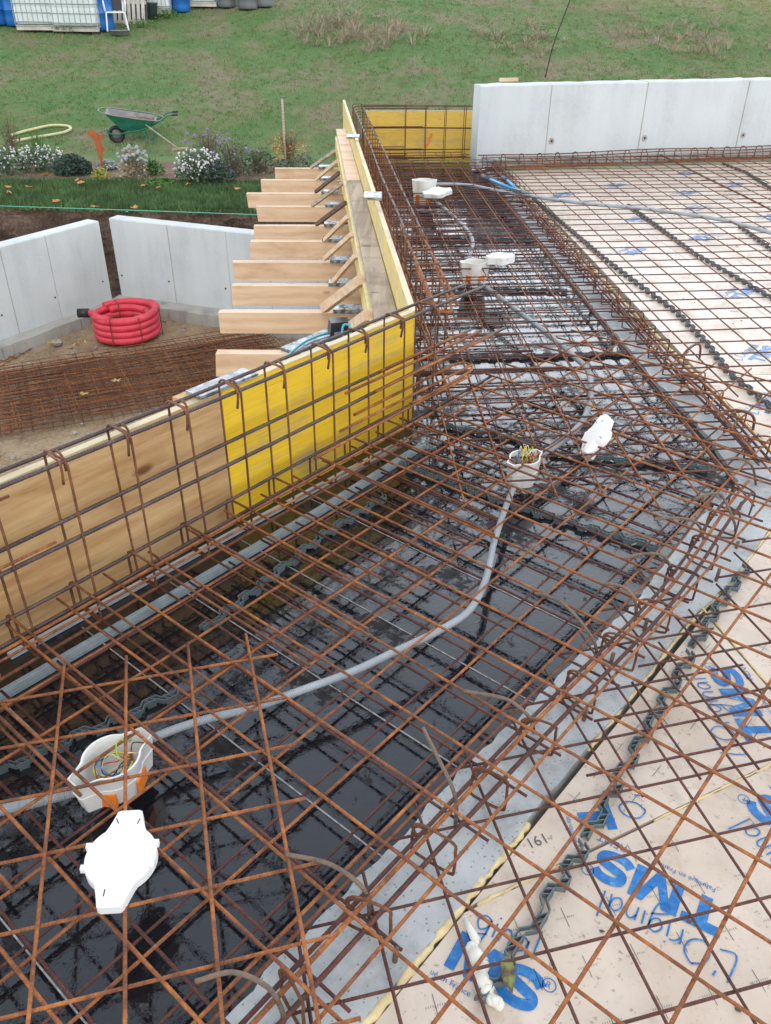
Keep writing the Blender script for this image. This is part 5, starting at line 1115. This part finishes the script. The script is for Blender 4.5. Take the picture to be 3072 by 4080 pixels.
# ================================================================ GARDEN
GREENM = plain('green_wheelbarrow_paint', (0.02, 0.16, 0.10), 0.45, 0.2, 10); GREYT = plain('weathered_tray', (0.20, 0.19, 0.19), 0.6, 0.25, 8)
def wheelbarrow():
    g = bt(266, 309)
    root = empty('wheelbarrow', (g.x, g.y, g.z), 'green wheelbarrow loaded with earth and a rake handle on the lawn', 'wheelbarrow', rz=R(12))
    tr = [(-0.10, 0.34, 0.26), (0.52, 0.24, 0.16)]
    mb = MB(); bot = [(0.02, -0.17, 0.30), (0.50, -0.2, 0.26), (0.50, 0.2, 0.26), (0.02, 0.17, 0.30)]; top_ = [(-0.30, -0.26, 0.66), (0.86, -0.38, 0.50), (0.86, 0.38, 0.54), (-0.28, 0.34, 0.72)]
    rim = [(x * 1.0 + (0.015 if x > 0 else -0.015), y * 1.04, z + 0.006) for x, y, z in top_]
    mb.add(bot + top_, [(0, 3, 2, 1), (0, 1, 5, 4), (1, 2, 6, 5), (2, 3, 7, 6), (3, 0, 4, 7)]); obj('tray', mb, GREENM, root, world=False)
    mi = MB(); s = 0.97; mi.add([(x, y * s, z + 0.008) for x, y, z in bot] + [(x * 0.985, y * s, z - 0.0) for x, y, z in top_], [(0, 1, 2, 3), (0, 4, 5, 1), (1, 5, 6, 2), (2, 6, 7, 3), (3, 7, 4, 0)]); obj('tray_lining', mi, GREYT, root, world=False)
    mb = MB(); mb.tube(cr(rim, 5, True), 0.014, 8, closed=True); obj('rim', mb, GREYT, root, world=False, smooth=True)
    mb = MB()
    for i in range(11):
        for j in range(7): pass
    mb2 = grid(-0.12, 0.78, -0.24, 0.24, 14, 9, lambda x, y: 0.45 + 0.10 * math.cos((x - 0.35) * 2.4) * math.cos(y * 4) + random.uniform(-0.02, 0.02)); obj('earth_load', mb2, MULCH, root, world=False)
    wr = empty('wheel', (-0.12, 0, 0.19)); wr.parent = root
    ax = (Vector((1, 0, 0)), Vector((0, 0, 1)), Vector((0, 1, 0)))
    mb = MB(); q = [Vector((0.15 * math.cos(R(a)), 0, 0.15 * math.sin(R(a)))) for a in range(0, 360, 15)]; mb.tube(q, 0.045, 10, closed=True); obj('tyre', mb, BLACKR, wr, world=False, smooth=True)
    mb = MB(); mb.lathe([(0.02, -0.035), (0.11, -0.02), (0.115, 0.0), (0.11, 0.02), (0.02, 0.035)], (0, 0, 0), 16, ax); obj('rim_disc', mb, GREYT, wr, world=False, smooth=True)
    for s in (-1, 1):
        mb = MB(); mb.tube(cr([(-0.36, 0.03 * s, 0.30), (-0.30, 0.12 * s, 0.24), (-0.12, 0.10 * s, 0.19), (0.15, 0.20 * s, 0.25), (0.55, 0.26 * s, 0.32), (0.95, 0.30 * s, 0.50), (1.12, 0.31 * s, 0.60), (1.32, 0.31 * s, 0.62)], 5), 0.016, 8); obj('frame_rail', mb, GREENM, root, world=False, smooth=True)
        mb = MB(); mb.tube(cr([(0.50, 0.25 * s, 0.30), (0.56, 0.25 * s, 0.15), (0.60, 0.24 * s, 0.02), (0.72, 0.24 * s, 0.02), (0.76, 0.26 * s, 0.36)], 4), 0.013, 8); obj('leg', mb, GREENM, root, world=False, smooth=True)
        mb = MB(); mb.tube([(1.22, 0.31 * s, 0.615), (1.36, 0.31 * s, 0.62)], 0.021, 8); obj('grip', mb, BLACKR, root, world=False, smooth=True)
    mb = MB(); mb.tube([(-0.36, -0.03, 0.30), (-0.36, 0.03, 0.30)], 0.016, 8); obj('front_bumper', mb, GREENM, root, world=False)
    root.scale = (0.84, 0.84, 0.84); return root
wb = wheelbarrow()
a = bp(276 + 0, 240, -0.55); 
A = wb.location + Vector((0.28, 0.0, 0.50)); B = bt(388, 326) + Vector((0, 0, 0.02)); mb = MB(); mb.tube([A, B], 0.014, 8); rk = obj('garden_rake', mb, OLDW, smooth=True, label='rake with wooden handle leaning out of the wheelbarrow', cat='rake')
mb = MB(); mb.beam(B + Vector((-0.12, -0.08, 0.02)), B + Vector((0.16, 0.1, 0.02)), 0.03, 0.03)
for k in range(9): c = B + Vector((-0.12, -0.08, 0)).lerp(Vector((0.16, 0.1, 0)), k / 8); mb.tube([c + Vector((0, 0, 0.01)), c + Vector((0.01, -0.05, -0.01))], 0.004, 4)
obj('rake_head', mb, OLDW, rk)
# hose loop
q = [bt(x, y) + Vector((0, 0, 0.05)) for x, y in [(20, 300), (60, 288), (110, 278), (145, 278), (154, 284), (140, 292), (110, 298), (70, 304), (30, 312)]]
mb = MB(); mb.tube(cr(q, 8), 0.028, 8); obj('hose', mb, plain('pale_yellow_hose', (0.55, 0.52, 0.28), 0.5), smooth=True, label='pale yellow hose loop lying on the lawn at left', cat='hose')
# plants
def cluster(mb, c, n, rx, rz, s, flat=0.5):
    for _ in range(n):
        a = random.uniform(0, 6.28); r = rx * math.sqrt(random.random()); h = rz * random.random() ** 0.7 * (1 - 0.55 * (r / rx) ** 2)
        p = Vector((c.x + r * math.cos(a), c.y + r * math.sin(a), c.z + h)); u = Vector((random.gauss(0, 1), random.gauss(0, 1), random.gauss(0, flat))).normalized(); w = u.cross(Vector((random.gauss(0, 1), random.gauss(0, 1), random.gauss(0, 1)))).normalized()
        q = s * random.uniform(0.6, 1.4); b = len(mb.v); mb.v += [p - u * q, p + w * q * 0.45, p + u * q, p - w * q * 0.45]; mb.face([b, b + 1, b + 2, b + 3])
def stalks(mb, c, n, r, h, lean=0.35, w=0.004):
    for _ in range(n):
        a = random.uniform(0, 6.28); d = Vector((math.cos(a), math.sin(a), 0)); b0 = c + d * random.uniform(0, r * 0.4); L = h * random.uniform(0.6, 1.1); k = random.uniform(0.1, lean) * L
        t = d.cross(Vector((0, 0, 1))) * w; m = b0 + d * k * 0.3 + Vector((0, 0, L * 0.6)); e = b0 + d * k + Vector((0, 0, L)); b = len(mb.v); mb.v += [b0 - t, b0 + t, m + t * 0.8, m - t * 0.8, e]; mb.face([b, b + 1, b + 2, b + 3]); mb.face([b + 3, b + 2, b + 4])
LG = plain('sage_leaf', (0.07, 0.12, 0.06), 0.7, 0.4, 8); DGn = plain('dark_grey_green_leaf', (0.035, 0.065, 0.045), 0.7, 0.4, 8); BG = plain('bright_leaf', (0.07, 0.17, 0.03), 0.65, 0.35, 8)
DRY = plain('dry_grass_stems', (0.34, 0.28, 0.19), 0.8, 0.3, 8); WF = plain('white_petals', (0.62, 0.60, 0.60), 0.6, 0.05); PF = plain('purple_petals', (0.24, 0.17, 0.36), 0.6, 0.2); SILV = plain('silver_leaf', (0.34, 0.38, 0.36), 0.7, 0.25, 8); OF = plain('orange_leaves', (0.50, 0.24, 0.04), 0.7, 0.3, 8); YF = plain('yellow_green_leaf', (0.35, 0.36, 0.06), 0.7, 0.3, 8); BRN = plain('brown_stems', (0.13, 0.09, 0.06), 0.8, 0.3)
def plant(x, y, rx, h, leaf, n, label, flower=None, nf=0, stem=None, ns=0, s=0.028, z=-1.24, fs=0.018, ftop=0.35):
    h *= 0.78; rx *= 0.88; c = bp(x, y, z); root = empty('garden_plant', tuple(c), label, 'plant', 'plants of the garden bed')
    mb = MB(); cluster(mb, c, n, rx, h, s); obj('foliage', mb, leaf, root)
    if ns: mb = MB(); stalks(mb, c, ns, rx, h * 1.15, 0.6); obj('stems', mb, stem or leaf, root)
    if nf:
        mb = MB()
        for _ in range(nf):
            a = random.uniform(0, 6.28); r = rx * 1.05 * math.sqrt(random.random()); p = c + Vector((r * math.cos(a), r * math.sin(a), h * (ftop + (1.12 - ftop) * random.random()) * (1 - 0.25 * (r / rx) ** 2))); mb.ball(p, fs * random.uniform(0.6, 1.2), 5, 0.2)
        obj('flowers', mb, flower, root)
    return root
plant(15, 375, 0.42, 0.55, LG, 900, 'white flowered shrub cut by the left edge of the photo', WF, 90, LG, 40)
plant(95, 368, 0.42, 0.50, LG, 1000, 'white flowered loose shrub left of the dark bush', WF, 110, LG, 50)
plant(160, 376, 0.36, 0.42, DGn, 2200, 'dense round dark grey green bush left of the rusty bird')
plant(232, 366, 0.22, 0.22, SILV, 600, 'small silvery cushion plant right of the rusty bird')
plant(218, 388, 0.16, 0.26, YF, 260, 'small yellow green shrub in front of the rusty bird')
plant(292, 388, 0.28, 0.62, DRY, 500, 'feathery pale ornamental grass in the middle of the bed', SILV, 60, DRY, 260, 0.03, fs=0.03, ftop=0.75)
plant(332, 378, 0.22, 0.34, BG, 260, 'bright green lily clump right of the ornamental grass', None, 0, BG, 120, 0.03)
plant(345, 402, 0.27, 0.16, BG, 900, 'low bright green mat plant at the front of the bed')
plant(258, 396, 0.12, 0.12, BG, 200, 'tiny green seedling plant left of the green mat')
plant(430, 395, 0.42, 0.62, LG, 1500, 'big white flowered shrub at the right of the bed', WF, 210, LG, 60)
plant(470, 398, 0.35, 0.50, DGn, 900, 'dark leafy shrub behind the projecting joists', PF, 20, DGn, 60)
plant(505, 380, 0.50, 0.75, LG, 500, 'tall thin purple flowered plant near the joists', PF, 16, BRN, 120, 0.025, fs=0.024, ftop=0.6)
plant(455, 350, 0.45, 0.70, LG, 320, 'airy purple flowered plant behind the white shrub', PF, 13, BRN, 90, 0.022, fs=0.03, ftop=0.65)
plant(560, 372, 0.40, 0.5, LG, 500, 'grey green spiky plant behind the farthest joists', None, 0, BRN, 120)
plant(625, 352, 0.38, 0.75, OF, 200, 'autumn coloured shrub beside the stake', None, 0, BRN, 90)
plant(645, 368, 0.42, 0.35, LG, 500, 'mixed low plants left of the long panel', None, 0, DRY, 60)
plant(28, 335, 0.30, 0.85, BRN, 60, 'tall dry brown perennial at the left edge', None, 0, BRN, 60, 0.03)
plant(85, 330, 0.3, 0.5, BG, 60, 'tall wispy green grass before the hose', None, 0, BG, 70, 0.02)
plant(22, 275, 0.15, 0.12, plain('dark_red_leaf', (0.12, 0.02, 0.015), 0.7), 90, 'dark red leafy head at the left edge above the hose')
mb = MB(); c = bp(618, 372, -1.24); mb.tube([c, c + Vector((0, 0, 1.15))], 0.018, 8); obj('garden_stake', mb, OLDW, smooth=True, label='grey wooden stake in the bed left of the long panel', cat='stake')
# rusty bird ornament
root = empty('bird_ornament', tuple(bp(222, 372, -1.24)), 'rusty cut metal bird on a stake in the flower bed', 'garden ornament'); c = root.location
CORT = plain('corten_rust', (0.36, 0.10, 0.03), 0.8, 0.25, 12)
out = [(-0.16, 0.60), (-0.13, 0.66), (-0.05, 0.66), (0.03, 0.60), (0.12, 0.60), (0.11, 0.53), (0.06, 0.50), (0.07, 0.42), (0.12, 0.38), (0.06, 0.33), (0.03, 0.20), (0.03, 0.0), (-0.01, 0.0), (-0.02, 0.2), (-0.04, 0.34), (-0.06, 0.47), (-0.09, 0.55)]
mb = MB(); n = len(out); mb.add([c + Vector((x, 0, z)) for x, z in out] + [c + Vector((x, 0.008, z)) for x, z in out], [tuple(range(n)), tuple(range(n, 2 * n))[::-1]] + [(i, n + i, n + (i + 1) % n, (i + 1) % n) for i in range(n)]); obj('cut_silhouette', mb, CORT, root)
# dry grass tufts up the slope
for k, (x, y, w, h, lab) in enumerate(((815, 78, 1.3, 0.55, 'large dry beige grass clump at top centre'), (715, 62, 0.9, 0.6, 'tall dry grass clump left of the top centre'), (1130, 88, 1.0, 0.4, 'dry reddish grass clump above the white wall offcut'), (1460, 78, 1.6, 0.5, 'wide grey dry grass patch at top right'))):
    c = bt(x, y); root = empty('dry_grass_clump', tuple(c), lab, 'grass clump', 'dry grass clumps on the slope')
    mb = MB()
    for _ in range(34): q = c + Vector((random.gauss(0, w * 0.6), random.gauss(0, w * 0.9), 0)); q.z = lawn_z(q.x, q.y); stalks(mb, q, 30, 0.3, h * random.uniform(0.2, 0.75), 2.6, 0.005)
    obj('stems', mb, DRY, root)
mb = MB(); a = bt(1178, 168); mb.tube(cr([a, a + Vector((0.12, 0, 0.7)), a + Vector((0.38, 0.0, 1.55)), a + Vector((0.48, 0, 1.95))], 6), 0.014, 6); obj('flexible_rod', mb, BLACKR, smooth=True, label='thin black flexible rod stuck in the lawn behind the white wall', cat='rod')

# ---- far left store: barrels, tanks, chair, pallet
BLUEB = plain('blue_barrel_plastic', (0.015, 0.14, 0.45), 0.4, 0.15, 5); GREYB = plain('grey_barrel_plastic', (0.16, 0.17, 0.18), 0.5, 0.15, 5); TANK = plain('milky_tank_plastic', (0.62, 0.66, 0.64), 0.35, 0.06, 3); WHT = plain('white_garden_plastic', (0.78, 0.78, 0.76), 0.4, 0.03); PALW = plain('pale_pallet_wood', (0.52, 0.48, 0.42), 0.8, 0.2, 6)
def barrel(x, y, r, h, m, label, tilt=0.0, band=False):
    c = bt(x, y); root = empty('barrel', tuple(c), label, 'barrel', 'plastic barrels at the garden edge'); root.rotation_euler = (0, tilt, 0)
    mb = MB(); prof = [(r * 0.90, 0), (r * 0.97, 0.03), (r, h * 0.15), (r * 0.985, h * 0.32), (r * 1.03, h * 0.335), (r * 1.03, h * 0.355), (r * 0.985, h * 0.37), (r, h * 0.5), (r * 0.985, h * 0.66), (r * 1.03, h * 0.675), (r * 1.03, h * 0.70), (r * 0.985, h * 0.715), (r * 0.98, h * 0.88), (r * 0.9, h * 0.97), (r * 0.94, h * 0.975), (r * 0.94, h), (r * 0.86, h), (r * 0.85, h * 0.96), (0, h * 0.96)]
    mb.lathe(prof, (0, 0, 0), 24); obj('barrel_body', mb, m, root, world=False, smooth=True)
    for s in (-1, 1): mb = MB(); mb.tube([(r * 0.55 * s, 0.0, h * 0.965), (r * 0.55 * s, 0.0, h * 0.995)], 0.035, 10); obj('bung', mb, BLACKR, root, world=False)
def tank(x, y, label, rz=0.0, w=1.12, h=1.3):
    c = bt(x, y); root = empty('liquid_tank', tuple(c), label, 'liquid tank', 'caged white tanks at the garden edge', rz=rz)
    mb = MB(); P = []
    n = 8; rr = 0.12
    for cx_, cy_, a0 in ((w / 2 - rr, w * 0.42 - rr, 0), (-w / 2 + rr, w * 0.42 - rr, 90), (-w / 2 + rr, -w * 0.42 + rr, 180), (w / 2 - rr, -w * 0.42 + rr, 270)):
        for q in range(n + 1): a = R(a0 + 90 * q / n); P.append((cx_ + rr * math.cos(a), cy_ + rr * math.sin(a)))
    m = len(P); lev = [(0.14, 0.96), (0.18, 1), (0.5, 1.0), (0.55, 0.985), (0.6, 1), (h - 0.08, 1), (h - 0.02, 0.94)]
    mb.add([(p[0] * s, p[1] * s, z) for z, s in lev for p in P], [(a * m + i, a * m + (i + 1) % m, (a + 1) * m + (i + 1) % m, (a + 1) * m + i) for a in range(len(lev) - 1) for i in range(m)] + [tuple(range((len(lev) - 1) * m, len(lev) * m)), tuple(range(m))[::-1]]); obj('tank_body', mb, TANK, root, world=False, smooth=False)
    mb = MB(); mb.tube([(0, 0, h - 0.03), (0, 0, h + 0.03)], 0.09, 14); obj('filler_cap', mb, BLACKR, root, world=False)
    mb = MB(); e = 1.03
    for k in range(6): z = 0.2 + (h - 0.25) * k / 5; mb.tube([(p[0] * e, p[1] * e, z) for p in P[::3]], 0.011, 5, closed=True)
    for k in range(8):
        x_ = -w / 2 + 0.1 + (w - 0.2) * k / 7
        for s in (-1, 1): mb.tube([(x_, s * w * 0.42 * e, 0.12), (x_, s * w * 0.42 * e, h - 0.02)], 0.010, 5)
    for k in range(6):
        y_ = -w * 0.36 + w * 0.72 * k / 5
        for s in (-1, 1): mb.tube([(s * w / 2 * e, y_, 0.12), (s * w / 2 * e, y_, h - 0.02)], 0.010, 5)
    obj('cage', mb, GALV, root, world=False)
    mb = MB()
    for k in range(3): mb.box(-w / 2, w / 2, -0.42 + 0.36 * k, -0.30 + 0.36 * k, 0.0, 0.09)
    mb.box(-w / 2, w / 2, -0.44, 0.44, 0.095, 0.12); obj('pallet_base', mb, PALW, root, world=False)
barrel(-5, 54, 0.36, 1.1, BLUEB, 'blue barrel cut by the top left corner'); barrel(38, 56, 0.30, 1.1, BLUEB, 'narrow blue barrel left of the first white tank')
tank(92, 64, 'leftmost white caged tank, right of two blue barrels', R(4)); tank(176, 67, 'second white caged tank, left of the barrel beside the chair', R(-3), 1.25, 1.35)
barrel(222, 66, 0.34, 1.2, BLUEB, 'blue barrel directly behind the white garden chair')
tank(335, 30, 'third white caged tank, right of the leaning pallet', R(5), 1.0)
barrel(392, 26, 0.28, 0.9, BLUEB, 'blue barrel right of the third tank'); tank(440, 14, 'fourth tank, small, at the top edge', R(8), 0.8, 0.8); barrel(490, 16, 0.28, 0.8, GREYB, 'grey ribbed container right of the fourth tank'); barrel(536, 20, 0.30, 0.85, GREYB, 'grey barrel, left one of the pair at top'); barrel(570, 15, 0.30, 0.85, GREYB, 'grey barrel, right one of the pair at top')
def leaning_pallet():
    c = bt(280, 52); root = empty('wooden_pallet', tuple(c), 'pale slatted pallet leaning behind the white garden chair', 'pallet'); root.rotation_euler = (R(-14), 0, R(-8))
    for k in range(7): mb = MB(); x = -0.42 + 0.14 * k; mb.box(x - 0.045, x + 0.045, -0.01, 0.01, 0.0, 1.15); obj('slat', mb, PALW, root, world=False)
    for z in (0.05, 0.55, 1.08): mb = MB(); mb.box(-0.48, 0.48, 0.012, 0.09, z - 0.045, z + 0.045); obj('crosspiece', mb, PALW, root, world=False)
    mb = MB(); mb.box(-0.5, 0.5, 0.1, 0.12, 0.0, 1.15); obj('backing', mb, SPACERD, root, world=False)
leaning_pallet()
def chair():
    c = bt(254, 67); root = empty('garden_chair', tuple(c), 'white plastic garden chair with a dark backrest cloth before the blue barrel', 'chair', rz=R(20)); root.scale = (0.98, 0.98, 1.08)
    mb = MB(); mb.box(-0.24, 0.24, -0.24, 0.24, 0.40, 0.43); obj('seat', mb, WHT, root, world=False)
    for sx in (-1, 1):
        for sy in (-1, 1): mb = MB(); mb.beam((0.25 * sx, 0.22 * sy, 0.42), (0.29 * sx, 0.27 * sy, 0.0), 0.05, 0.035, (1, 0, 0)); obj('leg', mb, WHT, root, world=False)
        mb = MB(); mb.tube(cr([(0.27 * sx, -0.24, 0.42), (0.29 * sx, -0.26, 0.60), (0.29 * sx, -0.16, 0.66), (0.28 * sx, 0.1, 0.66), (0.26 * sx, 0.26, 0.70)], 4), 0.022, 8); obj('armrest', mb, WHT, root, world=False, smooth=True)
    mb = MB(); mb.tube(cr([(-0.24, 0.22, 0.42), (-0.27, 0.30, 0.80), (-0.15, 0.33, 0.90), (0.15, 0.33, 0.90), (0.27, 0.30, 0.80), (0.24, 0.22, 0.42)], 5), 0.024, 8); obj('back_frame', mb, WHT, root, world=False, smooth=True)
    mb = MB(); mb.add([(-0.22, 0.23, 0.45), (0.22, 0.23, 0.45), (0.24, 0.30, 0.80), (0.13, 0.32, 0.86), (-0.13, 0.32, 0.86), (-0.24, 0.30, 0.80), (-0.22, 0.25, 0.45), (0.22, 0.25, 0.45), (0.24, 0.32, 0.80), (0.13, 0.34, 0.86), (-0.13, 0.34, 0.86), (-0.24, 0.32, 0.80)], [(0, 1, 2, 3, 4, 5), (11, 10, 9, 8, 7, 6)] + [(i, 6 + i, 6 + (i + 1) % 6, (i + 1) % 6) for i in range(6)]); obj('backrest_cloth', mb, BLACKR, root, world=False)
chair()
c = bt(260, 77); mb = MB(); mb.lathe([(0.16, 0), (0.21, 0.03), (0.25, 0.11), (0.275, 0.115), (0.275, 0.13), (0.24, 0.125), (0.19, 0.05), (0.0, 0.045)], c, 24); obj('basin', mb, GREYT, smooth=True, label='shallow grey basin on the grass under the white chair', cat='basin')
c = bt(328, 42); mb = MB(); mb.lathe([(0.15, 0), (0.20, 0.38), (0.22, 0.39), (0.22, 0.42), (0.19, 0.42), (0.14, 0.05), (0, 0.05)], c, 18); obj('plant_pot', mb, SPACERD, smooth=True, label='black plant pot between pallet and third tank', cat='pot')
for x, y, lab in ((365, 40, 'weeds growing at the foot of the third tank'), (150, 68, 'pale weeds at the foot of the second tank'), (310, 60, 'small pale weed clump right of the white chair')):
    c = bt(x, y); mb = MB(); cluster(mb, c, 260, 0.5, 0.22, 0.03); stalks(mb, c, 60, 0.5, 0.3, 1.0, 0.006); obj('weed_clump', mb, BG, label=lab, cat='weeds')
# ---------------------------------------------------------------- loose bits lying on the deck and boards
mb = MB()
for k in range(420):
    x, y = random.uniform(-1.0, 4.5), random.uniform(0.7, 8.5)
    ins_ = (Vector((x, y)) - so).dot(son) > 0.03 if y < 2.6 else x > 1.6 - 0.055 * (y - 2.6)
    dk = not ins_ and (Vector((x, y)) - bc).dot(PN) > 0.05 and x > 0.16 - 0.085 * (y - 3.16)
    if not (ins_ or dk): continue
    z = (ZI if ins_ else ZP) + 0.002; r = random.uniform(0.002, 0.006); a = random.uniform(0, 6.28)
    if random.random() < 0.3: mb.tube([(x, y, z), (x + 0.03 * math.cos(a), y + 0.03 * math.sin(a), z + 0.004), (x + 0.045 * math.cos(a + 1), y + 0.045 * math.sin(a + 1), z)], 0.0011, 4)
    else: mb.ball((x, y, z), r, 5, 0.3, (1.2, 0.8, 0.35))
obj('site_debris', mb, BRN, kind='stuff', label='tiny crumbs and wire snips scattered over deck and insulation', cat='debris')
print('objects', len(bpy.data.objects), 'faces', sum(len(m.polygons) for m in bpy.data.meshes))
